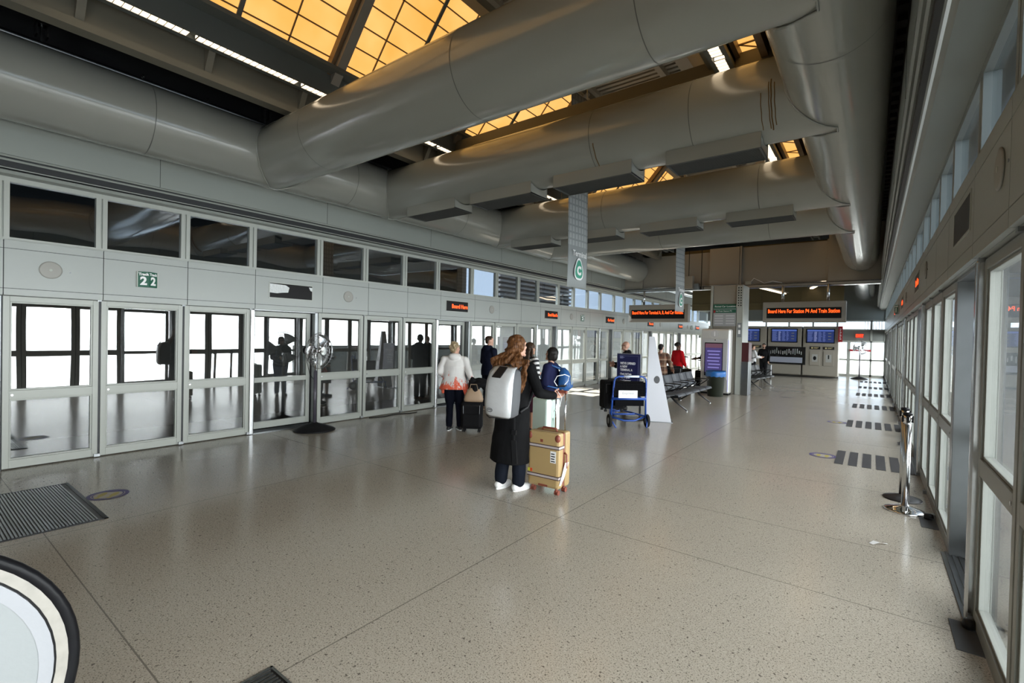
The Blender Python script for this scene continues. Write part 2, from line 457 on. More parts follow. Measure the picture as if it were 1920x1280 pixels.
# fascia panels, clerestory and upper bulkhead on both long walls
def long_wall(name, s, xg, xf, zb, z1, z2, zt, zh, bounds, prof):
    """s=+1: room lies to +x.  xg glass plane, xf fascia face"""
    r = struct(name)
    def bx(mb, xa, xb, *a): mb.box(min(xa, xb), max(xa, xb), *a)
    edges = sorted({round(y, 3) for d0, d1, bs in bounds for y in [d0, d1] + bs})
    edges = [e for e in edges if e < 29.4] + [29.5]
    if edges[0] > -6.5: edges = [-6.9] + edges
    core = MB(); bx(core, xf - s * .012, xg - s * .25, -6.9, 29.5, zb + .012, zt - .012)
    S(core.build('fascia_core', M_alud, r))
    fp = MB(); gp = .004
    for a, b_ in zip(edges, edges[1:]):
        for q0, q1 in ((zb, z1), (z1, z2), (z2, zt)):
            bx(fp, xf, xf - s * .03, a + gp, b_ - gp, q0 + .003, q1 - .003)
        bx(fp, xf - s * .031, xg - s * .1, a + gp, b_ - gp, zb, zb + .012)
        bx(fp, xf - s * .031, xg - s * .1, a + gp, b_ - gp, zt - .012, zt)
    S(fp.build('fascia_panel', M_fascia, r))
    # clerestory mullions and panes
    cm = MB(); xa, xb = xg + s * .02, xg - s * .06
    bx(cm, xa, xb, -6.9, 29.5, zh - .05, zh + .005); bx(cm, xa, xb, -6.9, 29.5, zt - .01, zt + .04)
    for e in edges:
        bx(cm, xa, xb, e - .055, e - .008, zt + .04, zh - .05); bx(cm, xa, xb, e + .008, e + .055, zt + .04, zh - .05)
        bx(cm, xa - s * .02, xb + s * .02, e - .008, e + .008, zt + .04, zh - .05)
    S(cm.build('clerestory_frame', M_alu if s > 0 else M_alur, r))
    for a, b_ in zip(edges, edges[1:]):
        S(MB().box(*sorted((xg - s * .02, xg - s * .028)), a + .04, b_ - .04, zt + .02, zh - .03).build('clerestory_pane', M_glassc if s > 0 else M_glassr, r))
    up = MB()
    for k, ((xa, za), (xb, zb_)) in enumerate(zip(prof, prof[1:])):
        if k in (1,):                                   # sloping slot diffuser: louvre blades with dark gaps
            N = 5
            for i in range(N):
                t0, t1 = i / N + .02, (i + (.62 if i < N - 1 else .98)) / N
                p = [(xa + (xb - xa) * t0, za + (zb_ - za) * t0), (xa + (xb - xa) * t1, za + (zb_ - za) * t1)]
                up.prism([p[0], p[1], (p[1][0] - s * .02, p[1][1] + .012), (p[0][0] - s * .02, p[0][1] + .012)], 'y', -6.9, 29.5)
        else:
            up.prism([(xa, za), (xb, zb_), (xb - s * .03, zb_ + .02), (xa - s * .03, za + .02)], 'y', -6.9, 29.5)
    S(up.build('bulkhead', M_white_wall, r))
    bk = MB(); bx(bk, prof[1][0] - s * .06, xg - s * .2, -6.9, 29.5, prof[2][1] + .06, 5.2)
    S(bk.build('bulkhead_core', M_alud, r))
    jn = MB(); y = -5.0
    while y < 29:
        bx(jn, prof[0][0] + s * .002, prof[0][0] - s * .01, y, y + .005, prof[1][1], prof[0][1]); y += 2.4
    S(jn.build('bulkhead_joint', M_alud, r))
    return r
PR = [(.15, 3.92), (.15, 3.49), (.293, 3.315), (.53, 3.315)]
PLF = [(-7.34 - x, z) for x, z in PR]
long_wall('wall_left', 1, XL, XLF, 1.985, 2.06, 2.505, 2.60, 3.31, LEFT_B, PLF)
long_wall('wall_right', -1, .50, XRF, 2.18, 2.27, 2.67, 2.77, 3.31, RIGHT_B, PR)
bs = MB()
for k in range(9): bs.box(-8.0, -7.9, -6.9 + k * .01, -6.89 + k * .01, 0, .001)
S(MB().box(-8.3, 1.2, -7.1, -6.9, -.2, 7.2).build('wall_back', M_beige))

# ------------------------------------------------------------------ roof: deck, skylight, soffits
rf = MB()
rf.box(-8.4, -6.3, -7, 30, 5.15, 5.3); rf.box(-1.0, 1.2, -7, 30, 5.15, 5.3)
y = -7
while y < 30:
    rf.box(-8.4, -6.3, y, y + .12, 5.08, 5.15); rf.box(-1.0, 1.2, y, y + .12, 5.08, 5.15); y += .3
rf.box(-6.4, -.9, -7, 30, 6.95, 8.4); rf.box(-6.5, -6.35, -7, 30, 5.0, 7.0)  # outer roof built up out of view to shade the east side
rf.box(-1.02, -.9, -7, 30, 5.0, 7.0)
S(rf.build('ceiling', M_deck))
bm_ = MB()                                             # edge beam with brackets left of the lamp trough
bm_.box(-6.32, -6.16, -6.9, 17.2, 4.52, 4.60); bm_.box(-6.26, -6.22, -6.9, 17.2, 4.60, 4.98); bm_.box(-6.32, -6.05, -6.9, 17.2, 4.98, 5.03)
y = -5.6
while y < 17:
    bm_.prism([(-6.22, 4.60), (-6.02, 4.95), (-6.22, 4.95)], 'y', y, y + .07); y += 1.12
S(bm_.build('trim_3', M_beam))
tr = MB(); tr.box(-6.05, -5.98, -6.9, 17.2, 4.80, 5.0); tr.box(-5.98, -5.82, -6.9, 17.2, 4.84, 5.0); tr.box(-5.82, -5.77, -6.9, 17.2, 4.775, 5.08)
tr.box(-5.80, -5.60, -6.9, 17.2, 5.03, 5.08)
S(tr.build('trim_4', M_trough))
tr2 = MB(); tr2.box(-1.55, -1.51, -6.9, 17.2, 4.78, 5.0); tr2.box(-1.38, -1.34, -6.9, 17.2, 4.78, 5.0); tr2.box(-1.55, -1.34, -6.9, 17.2, 4.84, 4.9)
S(tr2.build('trim_5', M_trough))
# luminous skylight slope (panels of translucent amber sheet)
m = bpy.data.materials.new('amber_sheet'); m.use_nodes = True; MATS['amber'] = m
n, l = nodes_of(m); b = n['Principled BSDF']; tc = n.new('ShaderNodeTexCoord')
t = n.new('ShaderNodeTexNoise'); t.inputs['Scale'].default_value = 1.6; t.inputs['Detail'].default_value = 3; l.new(tc.outputs['Object'], t.inputs['Vector'])
r = n.new('ShaderNodeValToRGB'); r.color_ramp.elements[0].position = .3; r.color_ramp.elements[1].position = .75
r.color_ramp.elements[0].color = (.88, .43, .085, 1); r.color_ramp.elements[1].color = (1.0, .57, .18, 1)
l.new(t.outputs['Fac'], r.inputs['Fac']); l.new(r.outputs['Color'], b.inputs['Emission Color'])
b.inputs['Emission Strength'].default_value = .88; b.inputs['Base Color'].default_value = (.5, .3, .1, 1)
Z1 = 3.4
def slope(u, lift=0): return (Z1 * (-1.73 + u) + lift * .75, CAM_Z + Z1 * (1 + 1.13 * u) - lift * .66)
U = [0, .0444, .0956, .148, .200, .252, .303, .3526]
sk = struct('window_skylight')
rows = list(zip(U, U[1:]))
BAY = [-5.65 + 2.3 * k for k in range(11)]
for y0 in BAY[:-1]:                                    # one luminous sheet per rafter bay
    y1 = min(y0 + 2.3, 16.8)
    if y0 > 16.5: break
    (xa, za), (xb, zb_) = slope(-.01), slope(.36)
    S(MB().prism([(xa, za), (xb, zb_), (xb - .02, zb_ + .02), (xa - .02, za + .02)], 'y', y0, y1).build('amber_pane', m, sk))
M_bronze = mat('bronze_bar', (.20, .13, .07), .5)
gb = MB()
for u in U[1:-1]:
    (xa, za) = slope(u, .006); gb.box(xa - .007, xa + .007, -5.0, 16.8, za - .007, za + .007)
S(gb.build('glazing_bar', M_bronze, sk))
rb = MB(); rt_ = MB()
for y0 in BAY:
    for dy, wv in ((.58, .014), (1.16, .05), (1.73, .014)):
        yy = y0 + dy
        if yy > 16.7: continue
        (rb if wv < .03 else rt_).bar((slope(-.005, .012)[0], yy, slope(-.005, .012)[1]), (slope(.355, .012)[0], yy, slope(.355, .012)[1]), wv, .02)
S(rb.build('glazing_rib', M_bronze, sk)); S(rt_.build('glazing_rib_wide', M_trough, sk))
for yy in BAY:
    if yy > 16.9: break
    q = MB(); p0, p1 = slope(-.02, .10), slope(.37, .10)
    q.bar((p0[0], yy + .07, p0[1]), (p1[0], yy + .07, p1[1]), .12, .16)
    S(q.build('rafter', M_beige, sk))
    q2 = MB(); p0, p1 = slope(-.02, .06), slope(.37, .06); q2.bar((p0[0], yy - .02, p0[1]), (p1[0], yy - .02, p1[1]), .05, .10)
    S(q2.build('rafter_side', M_bronze, sk))
rg = MB(); p = slope(.36); rg.box(p[0] - .05, p[0] + .12, -6.9, 16.8, p[1] - .12, p[1] + .1); S(rg.build('ridge', M_beam, sk))
# flat slatted soffit right of the ridge and the closing slope to the right lamp trough
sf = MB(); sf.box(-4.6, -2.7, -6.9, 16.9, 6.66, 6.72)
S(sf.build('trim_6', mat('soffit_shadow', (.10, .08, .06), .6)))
sl_ = MB(); y = -6.8
while y < 16.8:
    sl_.box(-4.45, -3.2, y, y + .075, 6.52, 6.56); y += .135
sl_.box(-4.62, -4.45, -6.9, 16.9, 6.45, 6.66); sl_.box(-3.2, -3.1, -6.9, 16.9, 6.42, 6.66)
y = -6.8
while y < 16.8:
    sl_.box(-3.1, -2.85, y, y + .075, 6.52, 6.56); y += .135
sl_.box(-2.85, -2.6, -6.9, 16.9, 6.45, 6.66)
S(sl_.build('trim_7', mat('slat_cream', (.36, .33, .27), .5)))
cs = MB(); cs.prism([(-2.7, 6.55), (-2.62, 6.55), (-1.55, 4.86), (-1.63, 4.86)], 'y', -6.9, 16.9); S(cs.build('trim_8', M_beam))
ry = struct('window_skylight_right')
cs = MB().box(-1.30, -1.06, -6.9, 16.8, 5.0, 5.02); S(cs.build('amber_pane', MATS['amber'], ry))
gb = MB(); y = -6.6
while y < 16.7:
    gb.bar((-1.30, y, 4.992), (-1.06, y + .22, 4.992), .012, .012); gb.box(-1.30, -1.06, y, y + .02, 4.985, 4.998); y += .54
gb.box(-1.34, -1.29, -6.9, 16.8, 4.9, 5.1); gb.box(-1.07, -1.0, -6.9, 16.8, 4.82, 5.1)
S(gb.build('glazing_bar', M_bronze, ry))
# lamp strips
def lamp(x, y0, y1, label, group):
    o = thing('strip_light', label, 'light', (x, (y0 + y1) / 2, 4.80), 0, group); h = (y1 - y0) / 2
    MB().box(-.055, .055, -h, h, 0, .03).build('diffuser', M_lamp, o)
    lv = MB(); y = -h
    while y <= h - .01:
        lv.box(-.055, .055, y, y + .006, -.012, 0); y += .07
    lv.box(-.062, -.055, -h, h, -.015, .04); lv.box(.055, .062, -h, h, -.015, .04)
    lv.build('louvre', M_steel, o)
ORD = ['first', 'second', 'third', 'fourth', 'fifth', 'sixth', 'seventh', 'eighth', 'ninth', 'tenth', 'eleventh', 'twelfth', 'thirteenth']
for k in range(13):
    a = .85 + 1.2 * k; b_ = a + 1.12
    lamp(-5.89, a, b_, f'{ORD[k]} strip light, counted from the near end, in the trough left of the skylight', 'strip lights left of the skylight')
    if k >= 1: lamp(-1.447, a, b_, f'{ORD[k - 1]} strip light, counted from the near end, beside the right long duct', 'strip lights right of the slatted soffit')
# ------------------------------------------------------------------ air ducts
RD, ZD = .41, 4.14; XDL, XDR = -7.02, -.32
DUCT_L = {}
def duct_tube(axis, a, b, r, n=64, seams=()):
    """seams: positions of thin raised joints"""
    pts = sorted(set([a, b])); mb = MB()
    def P(t): return (t, 0, 0) if axis == 'x' else (0, t, 0)
    mb.tube([P(a), P(b)], r, n)
    return mb
def seam_ring(axis, t, r):
    def P(q): return (q, 0, 0) if axis == 'x' else (0, q, 0)
    return MB().tube([P(t - .004), P(t + .004)], r + .0025, 64, caps=False)
M_seam = mat('duct_seam', (.10, .10, .095), .5)
def long_duct(x, label, seams):
    o = thing('air_duct', label, 'duct', (x, 0, ZD))
    duct_tube('y', -6.85, 16.88, RD).build('shell', M_duct, o, smooth=True, auto=True)
    for s_ in seams: seam_ring('y', s_, RD).build('seam', M_seam, o, smooth=True)
    return o
long_duct(XDL, 'long grey round duct above the left row of windows', [-1, 1.9, 4.6, 7.2, 9.9, 12.6])
long_duct(XDR, 'long grey round duct overhead beside the right row of windows', [1.0, 4.2, 7.2, 10.3, 13.4])
CY = [3.44, 5.56, 8.70, 10.93]
LBL = ['nearest and widest-looking grey cross duct spanning overhead between the two long ducts',
       'second grey cross duct with four slim air diffusers and rust streaks',
       'third grey cross duct carrying diffusers, behind the upper hanging banner',
       'farthest grey cross duct, just before the overhead sign beam']
SEAM = [[-5.6, -3.05, -1.35], [-2.80, -1.62], [-4.2, -1.5], [-3.9, -1.7]]
for cy_, lb, sm in zip(CY, LBL, SEAM):
    o = thing('cross_duct', lb, 'duct', (0, cy_, ZD))
    duct_tube('x', XDL - .12, XDR - .002, RD + .003).build('shell', M_duct, o, smooth=True, auto=True)
    for s_ in sm: seam_ring('x', s_, RD + .003).build('seam', M_seam, o, smooth=True)
    for xe, d in ((XDL + RD - .03, 1), (XDR - RD + .03, -1)):       # saddle flange where it meets the long duct
        vs = []; N = 48
        for k in range(N):
            t = 2 * PI * k / N; yy, zz = (RD + .018) * math.cos(t), (RD + .018) * math.sin(t)
            off = math.sqrt(max(0, RD * RD - min(RD * RD, zz * zz * .94)))
            cx = (XDL if d > 0 else XDR)
            vs.append(((cx + d * off), yy, zz))
        MB().tube(vs, .009, 6, closed=True).build('collar', M_duct, o, smooth=True)
    if cy_ == 5.56:
        M_rust = mat('rust_stain', (.16, .09, .03), .8)
        for xx, a0, a1, r_ in ((-.93, 190, 240, .004), (-.86, 178, 240, .0045), (-.84, 175, 243, .006), (-.81, 180, 236, .0045), (-2.75, 200, 250, .006)):
            MB().tube([(xx + .002 * math.sin(a * .3), (RD + .0045) * math.cos(math.radians(a)), (RD + .0045) * math.sin(math.radians(a)))
                   for a in [a0 + (a1 - a0) * i / 10 for i in range(11)]], r_, 5).build('rust_streak', M_rust, o)
def diffuser(xc, half, cy_, label, group):
    o = thing('air_diffuser', label, 'air vent', (xc, cy_, ZD - .52), 0, group)
    mb = MB()
    for sy in (-1, 1):
        mb.box(-half, half, sy * .20 - .006, sy * .20 + .006, 0, .16)
    for sx_ in (-1, 1):
        pts = [(-.20, 0), (.20, 0)] + [(yy, .52 - math.sqrt((RD + .016) ** 2 - yy * yy)) for yy in [.20 - .04 * i for i in range(11)]]
        x0, x1 = sorted((sx_ * half, sx_ * (half - .012))); mb.prism(pts, 'x', x0, x1)
    mb.build('housing', M_duct, o)
    g = MB(); g.box(-half + .02, half - .02, -.19, .19, .03, .04)
    g.build('grille_back', M_black, o)
    g = MB(); y = -.185
    while y < .18:
        g.box(-half + .012, half - .012, y, y + .006, .004, .028); y += .02
    g.box(-half, half, -.205, -.19, -.004, .012); g.box(-half, half, .19, .205, -.004, .012)
    g.box(-half, -half + .02, -.19, .19, -.004, .012); g.box(half - .02, half, -.19, .19, -.004, .012)
    g.build('grille', mat('grille_dark', (.09, .092, .088), .6, 0, .2), o)
nm = ['leftmost', 'second from left', 'third from left', 'rightmost']
for (a, b_), q in zip(((-6.32, -5.22), (-4.9, -3.78), (-3.42, -2.33), (-1.92, -.95)), nm):
    diffuser((a + b_) / 2, (b_ - a) / 2, 5.56, f'{q} of the four slim air diffusers under the second cross duct', 'diffusers under the second cross duct')
for (a, b_), q in zip(((-6.5, -5.45), (-4.95, -3.98), (-3.5, -2.47), (-2.0, -1.03)), nm):
    diffuser((a + b_) / 2, (b_ - a) / 2, 8.70, f'{q} of the four slim air diffusers under the third cross duct', 'diffusers under the third cross duct')
# conduit and hangers over the left duct, trays over the cross ducts
o = thing('conduit_pipe', 'dark metal conduit running along the top of the left long duct', 'pipe', (-7.1, 0, 4.625))
MB().tube([(0, -6.8, 0), (0, 16.9, 0)], .03, 12).build('pipe', M_steeldk, o, smooth=True)
MB().tube([(-.13, -6.8, -.01), (-.13, 16.9, -.01)], .02, 10).build('thin_pipe', M_blackm, o, smooth=True)
for k, y in enumerate((1.02, 3.35, 5.1, 7.6, 10, 12.6, 15.2)):
    h = MB(); h.cyl((0, y, -.16), (0, y, .34), .012, 8); h.box(-.05, .05, y - .05, y - .035, .08, .22); h.box(-.05, .05, y + .035, y + .05, .08, .22)
    h.box(-.05, .05, y - .05, y + .05, .2, .22); h.cyl((0, y, .22), (0, y, .47), .01, 8)
    h.build('hanger', M_steeldk, o)
for yy in (1.9, 2.6):
    MB().tube([(.03 * math.cos(t), yy + .0, .05 + .03 * math.sin(t)) for t in [2 * PI * i / 14 for i in range(14)]], .004, 6, closed=True).build('eye_hook', M_steel, o)
o = thing('cable_tray', 'straight brown-lit cable tray lying along the top of the second cross duct', 'cable tray', (0, 5.98, 4.62))
tb = MB(); tb.box(-6.95, -.6, -.06, -.05, 0, .33); tb.box(-6.95, -.6, -.06, .12, .0, .015); tb.box(-6.95, -.6, .11, .12, 0, .33)
tb.build('channel', M_beam, o)
o = thing('cable_conduit', 'thin pipe lying along the top of the third cross duct', 'pipe', (0, 9.12, 4.60))
tb = MB(); tb.tube([(-6.9, 0, .07), (-1.55, 0, .07), (-1.3, -.05, .04), (-1.2, -.2, -.1)], .028, 10); tb.box(-6.9, -.7, .03, .1, 0, .1)
tb.build('pipe', M_beam, o)
for k in range(4): MB().cyl((-5.6 + k * 1.35, 0, .07), (-5.6 + k * 1.35, 0, .5), .012, 8).build('hanger', M_steeldk, o)

# ------------------------------------------------------------------ portal beam, pillar, hall beyond
pb = MB(); pb.box(-6.80, -4.46, 17.0, 17.06, 3.50, 4.62); pb.box(-6.88, -6.80, 16.885, 17.4, 3.46, 4.66); pb.box(-3.48, -1.12, 17.0, 17.06, 3.50, 4.70)
pb.box(-1.14, -1.10, 16.94, 17.4, 3.48, 4.74); pb.box(-3.52, -3.46, 16.9, 17.4, 3.44, 4.74)
pb.box(-7.75, -6.85, 16.9, 17.0, 3.46, 5.1); pb.box(-1.1, .3, 16.9, 17.0, 3.46, 5.1)
S(pb.build('wall_portal', M_beige, bevel=.006))
cp = MB(); cp.box(-4.45, -3.53, 16.88, 17.2, 3.5, 4.72); S(cp.build('trim_9', mat('warm_panel', (.29, .265, .225), .45)))
ch = MB(); ch.box(-7.6, .15, 16.85, 16.9, 3.36, 3.46); ch.box(-7.6, .15, 16.85, 17.1, 3.44, 3.47); ch.box(-7.6, .15, 16.85, 17.1, 3.355, 3.37)
S(ch.build('trim_10', M_steel))
pl = MB(); pl.box(-4.05, -3.36, 15.9, 16.7, 0, 3.36); S(pl.build('wall_pillar', M_beige, bevel=.01))
pl = MB(); pl.box(-3.355, -3.17, 15.86, 16.7, 0, 3.36); pl.box(-4.13, -4.06, 15.88, 16.7, 0, 3.36); S(pl.build('wall_pillar_trim', M_alu, bevel=.01))
pe = MB(); pe.box(-3.18, -2.98, 15.84, 16.3, 0, 1.02); S(pe.build('wall_pillar_guard', M_steeldk, bevel=.006))
pe = MB(); pe.box(-3.18, -2.98, 15.86, 16.3, 1.02, 1.60); S(pe.build('wall_pillar_panel', mat('maroon_panel', (.06, .014, .016), .35), bevel=.004))
M_wood = mat('ochre_board', (.10, .075, .03), .6, vary=(2, .2))
cb = MB(); cb.box(-6.5, -.9, 22.0, 22.1, 2.95, 4.9); cb.box(-6.5, -.9, 17.4, 22.0, 4.7, 4.8)
for k in range(8): cb.box(-6.5 + k * .7, -6.485 + k * .7, 21.98, 22.0, 2.95, 4.9)
cb.box(-6.5, -.9, 21.96, 22.0, 3.20, 3.23)
S(cb.build('ceiling_boards', M_wood))
for x, lb in ((XDL, 'shiny far length of left round duct beyond the overhead sign beam'), (XDR, 'shiny far length of right round duct beyond the overhead sign beam')):
    o = thing('air_duct', lb, 'duct', (x, 17.5, ZD - .10))
    duct_tube('y', 0, 10.2, RD - .03).build('shell', mat('shiny_duct', (.62, .63, .63), .12, .9, bump=(2.5, .12)), o, smooth=True, auto=True)
    for s_ in (2, 4.2, 6.4, 8.6): seam_ring('y', s_, RD - .03).build('seam', M_seam, o, smooth=True)
for (p, q, lb) in (((-1.55, 18.0, 3.95), (-1.25, 20.2, 3.95), 'near arm of the bent strip light beyond the LED sign'), ((-1.25, 20.25, 3.95), (-1.95, 21.9, 3.75), 'far arm of the bent strip light beyond the LED sign'),
                   ((-3.25, 17.6, 3.5), (-2.75, 21.0, 3.5), 'slanting strip light right of the tall pillar')):
    o = thing('strip_light', lb, 'light', p); d = Vector(q) - Vector(p)
    MB().bar((0, 0, 0), d, .12, .03).build('diffuser', M_lamp, o)
    MB().bar((0, 0, .03), d + Vector((0, 0, .03)), .3, .03).build('housing', M_steeldk, o)

# hanging LED signs
def led_sign(xc, body, label, w=2.14):
    o = thing('led_sign', label, 'sign', (xc, 16.75, 2.25))
    MB().box(-w / 2, w / 2, -.10, .18, 0, .62).build('housing', M_beige, o, bevel=.012)
    f = MB(); f.box(-w / 2 + .04, w / 2 - .04, -.115, -.10, .05, .57); f.build('face_frame', M_beige, o, bevel=.006)
    dp = MB().box(-w / 2 + .11, w / 2 - .11, -.122, -.112, .12, .44).build('display', M_black, o)
    text('lettering', body, .165, M_orange_led, dp, (0, -.125, .33), fit=1.84, bold=.0015)
    for x in (-.55, .62):
        MB().cyl((x, .04, .62), (x, .04, 1.13), .035, 12).build('hanger_post', M_steel, o, smooth=True)
led_sign(-6.13, 'Board Here For Terminal A, B, And Car Rentals.', 'hanging LED sign announcing Terminal A, B and car rentals, behind the far banner')
led_sign(-1.69, 'Board Here For Station P4 And Train Station', 'hanging LED sign announcing Station P4 and train station, right of the tall pillar')
# fabric banners
M_banner = bpy.data.materials.new('banner_cloth'); M_banner.use_nodes = True
n, l = nodes_of(M_banner); b = n['Principled BSDF']; b.inputs['Roughness'].default_value = .8
tc = n.new('ShaderNodeTexCoord'); sp = n.new('ShaderNodeSeparateXYZ'); l.new(tc.outputs['Object'], sp.inputs[0])
def grid(v, per, duty):
    f = math_node(n, l, 'FRACT', math_node(n, l, 'MULTIPLY', v, 1 / per)); return math_node(n, l, 'LESS_THAN', f, duty)
gy = grid(sp.outputs['Y'], .0857, .68); gz = grid(sp.outputs['Z'], .115, .72)
top = math_node(n, l, 'GREATER_THAN', sp.outputs['Z'], .66)
f = math_node(n, l, 'MULTIPLY', math_node(n, l, 'MULTIPLY', gy, gz), top)
mx = n.new('ShaderNodeMixRGB'); mx.inputs['Color1'].default_value = (.29, .31, .31, 1); mx.inputs['Color2'].default_value = (.43, .45, .45, 1)
l.new(f, mx.inputs['Fac']); l.new(mx.outputs[0], b.inputs['Base Color'])
M_green = mat('sign_green', (.012, .10, .06), .5); M_wtxt = mat('white_ink', (.85, .85, .85), .5); M_gtxt = mat('banner_green', (.05, .30, .20), .6)
def trefoil(r, n_=36):
    pts = []
    for k in range(n_):
        t = 2 * PI * k / n_; rr = r * (1 - .12 * math.cos(3 * (t - PI / 2)) * -1 * .9)
        pts.append((rr * math.cos(t) * .82, rr * math.sin(t) * 1.05))
    return pts
def banner(x, y, z0, z1, label):
    o = thing('hanging_banner', label, 'banner', (x, y, z0)); h = z1 - z0
    mb = MB(); N = 10; vs = []; 
    for i in range(N + 1):
        for j in range(12):
            yy = -.3 + .6 * i / N; zz = h * j / 11
            vs.append((.018 * math.sin(yy * 7 + .4) + .008 * math.sin(zz * 3), yy, zz))
    fs = [(i * 12 + j, (i + 1) * 12 + j, (i + 1) * 12 + j + 1, i * 12 + j + 1) for i in range(N) for j in range(11)]
    mb.add(vs, fs); c = mb.build('cloth', M_banner, o, smooth=True)
    sd = c.modifiers.new('thick', 'SOLIDIFY'); sd.thickness = .004; sd.offset = 0
    R90 = (PI / 2, 0, PI / 2)
    text('lettering', 'Terminal', .13, M_wtxt, o, (.034, .02, .555), R90, bold=.003)
    def flat(name, pts, z, y0, m, t):
        q = MB().prism([(y0 + a, z + b_) for a, b_ in pts], 'x', t, t + .002); return q.build(name, m, o)
    flat('emblem_border', trefoil(.175), .29, .0, M_wtxt, .030); flat('emblem', trefoil(.145), .29, .0, M_gtxt, .033)
    text('letter', 'C', .19, M_wtxt, o, (.037, 0.0, .275), R90, bold=.012)
    MB().cyl((0, -.33, h), (0, .33, h), .014, 10).build('rod', M_steel, o)
    for yy in (-.2, .2): MB().cyl((0, yy, h), (0, yy, 6.5 - z0), .004, 6).build('hanging_wire', M_steel, o)
banner(-4.0, 7.08, 2.49, 5.7, 'near grey grid banner with Terminal C emblem, hanging between second and third cross ducts')
banner(-4.0, 12.45, 2.37, 5.0, 'far grey grid banner with Terminal C emblem, hanging in front of the LED sign')

# ------------------------------------------------------------------ things on the fascias
def on_fascia(name, label, cat, side, y, z, group=None):
    if side == 'L': return thing(name, label, cat, (XLF, y, z), PI / 2, group)     # local -y points into the room, +x along +Y
    return thing(name, label, cat, (XRF, y, z), -PI / 2, group)
M_spk = mat('speaker_mesh', (.30, .295, .27), .6)
def speaker(side, y, z, label):
    o = on_fascia('wall_speaker', label, 'speaker', side, y, z, 'round speakers in the fascias')
    mb = MB(); pr = [(.0, 0), (.095, 0), (.1, .004), (.1, .008), (.085, .011), (.0, .012)]
    mb.lathe([(max(r, .001), z_) for r, z_ in pr], n=36); mb.xf(Matrix.Rotation(PI / 2, 4, 'X')); mb.build('grille', M_spk, o, smooth=True)
    q = MB().lathe([(.001, .012), (.014, .012), (.014, .015), (.001, .016)], n=16); q.xf(Matrix.Rotation(PI / 2, 4, 'X')); q.build('centre_cap', M_alu, o)
    MB().cyl((.17, 0, -.01), (.17, -.004, -.01), .008, 10).build('screw', M_steeldk, o)
def fascia_display(side, y, z, label, body, torn=False, w=.72):
    o = on_fascia('fascia_display', label, 'display', side, y, z, 'LED displays in the fascias')
    f = MB(); h = .115
    f.box(-w / 2 - .015, w / 2 + .015, -.006, 0, h, h + .015); f.box(-w / 2 - .015, w / 2 + .015, -.006, 0, -h - .015, -h)
    f.box(-w / 2 - .015, -w / 2, -.006, 0, -h, h); f.box(w / 2, w / 2 + .015, -.006, 0, -h, h); f.build('bezel', M_alu, o)
    MB().box(-w / 2, w / 2, -.004, 0, -h, h).build('screen', mat('display_black', (.006, .005, .005), .35, 0, .15), o)
    if torn:
        pts = [(-w / 2, h - .01), (-.1, h - .02), (-.04, .06), (-.06, -.02), (-.16, -.03), (-.24, -.045), (-w / 2, -.04)]
        MB().prism([(a, b_) for a, b_ in pts], 'y', -.0055, -.004).build('peeled_film', mat('peeled_film', (.62, .64, .64), .35, bump=(30, .8)), o)
        MB().prism([(w / 2 - .06, h - .02), (w / 2, h - .02), (w / 2, .03), (w / 2 - .03, .04)], 'y', -.0055, -.004).build('peeled_film', MATS['peeled_film'], o)
    if body:
        text('lettering', body, .13, M_orange_led if side == 'L' else M_red_led, o, (.08, -.007, -.005), fit=.52, bold=.002)
def track_sign(side, y, z, num, label):
    o = on_fascia('track_sign', label, 'sign', side, y, z, None)
    d = .08; wd = .105; h = .1
    bk = MB(); bk.prism([(-wd, 0), (wd, 0), (wd, -.02), (0, -d), (-wd, -.02)], 'z', -h, h); bd = bk.build('body', M_green, o)
    e = MB(); e.prism([(-wd - .012, 0), (-wd, 0), (-wd, -.024), (-wd - .012, -.024)], 'z', -h, h); e.prism([(wd, 0), (wd + .012, 0), (wd + .012, -.024), (wd, -.024)], 'z', -h, h)
    e.build('end_bracket', M_alu, o)
    ang = math.atan2(d - .02, wd)
    for s_ in (-1, 1):
        cx, cy_ = s_ * wd / 2, -(d + .02) / 2 - .004
        text('lettering', 'Track', .046, M_wtxt, bd, (cx, cy_, .066), (PI / 2, 0, s_ * ang), bold=.002)
        text('numeral', num, .145, M_wtxt, bd, (cx, cy_, -.025), (PI / 2, 0, s_ * ang), bold=.006)
for k, y in enumerate((1.20, 5.17, 9.3, 13.3, 17.3, 21.3, 25.3)):
    speaker('L', y, 2.30, f'{["first", "second", "third", "fourth", "fifth", "sixth", "seventh"][k]} round speaker along the left fascia, counted from the near end')
for k, (y, bd) in enumerate(((4.10, ''), (8.05, 'Board Here'), (12.1, 'Board Here Fo'), (16.1, 'Car Rental'), (20.1, 'Rentals'), (24.1, 'Rentals'), (27.0, 'Rentals'))):
    lb = 'dark fascia display with peeling film above the fan door' if k == 0 else f'{["", "first", "second", "third", "fourth", "fifth", "sixth"][k]} red-lit display in the left fascia after the peeled dark one'
    fascia_display('L', y, 2.30, lb, bd, k == 0)
track_sign('L', 2.13, 2.285, '2', 'green Track 2 sign on the near left fascia, beside the first round speaker')
track_sign('L', 14.0, 2.285, '2', 'green Track 2 sign far down the left fascia, beyond the standing passengers')
track_sign('L', 25.9, 2.285, '2', 'tiny green Track 2 sign at the far end of the left fascia')
for k, y in enumerate((3.2, 7.1, 11.1, 15.1)):
    speaker('R', y, 2.50, f'{["nearest", "second", "third", "fourth"][k]} round speaker along the right fascia')
fascia_display('R', 4.42, 2.50, 'unlit dark display in the right fascia above the nearest doorway', '')
for k, y in enumerate((8.5, 12.5, 16.5)):
    fascia_display('R', y, 2.50, f'{["nearest", "second", "third"][k]} red-lit display in the right fascia', 'Board Here')
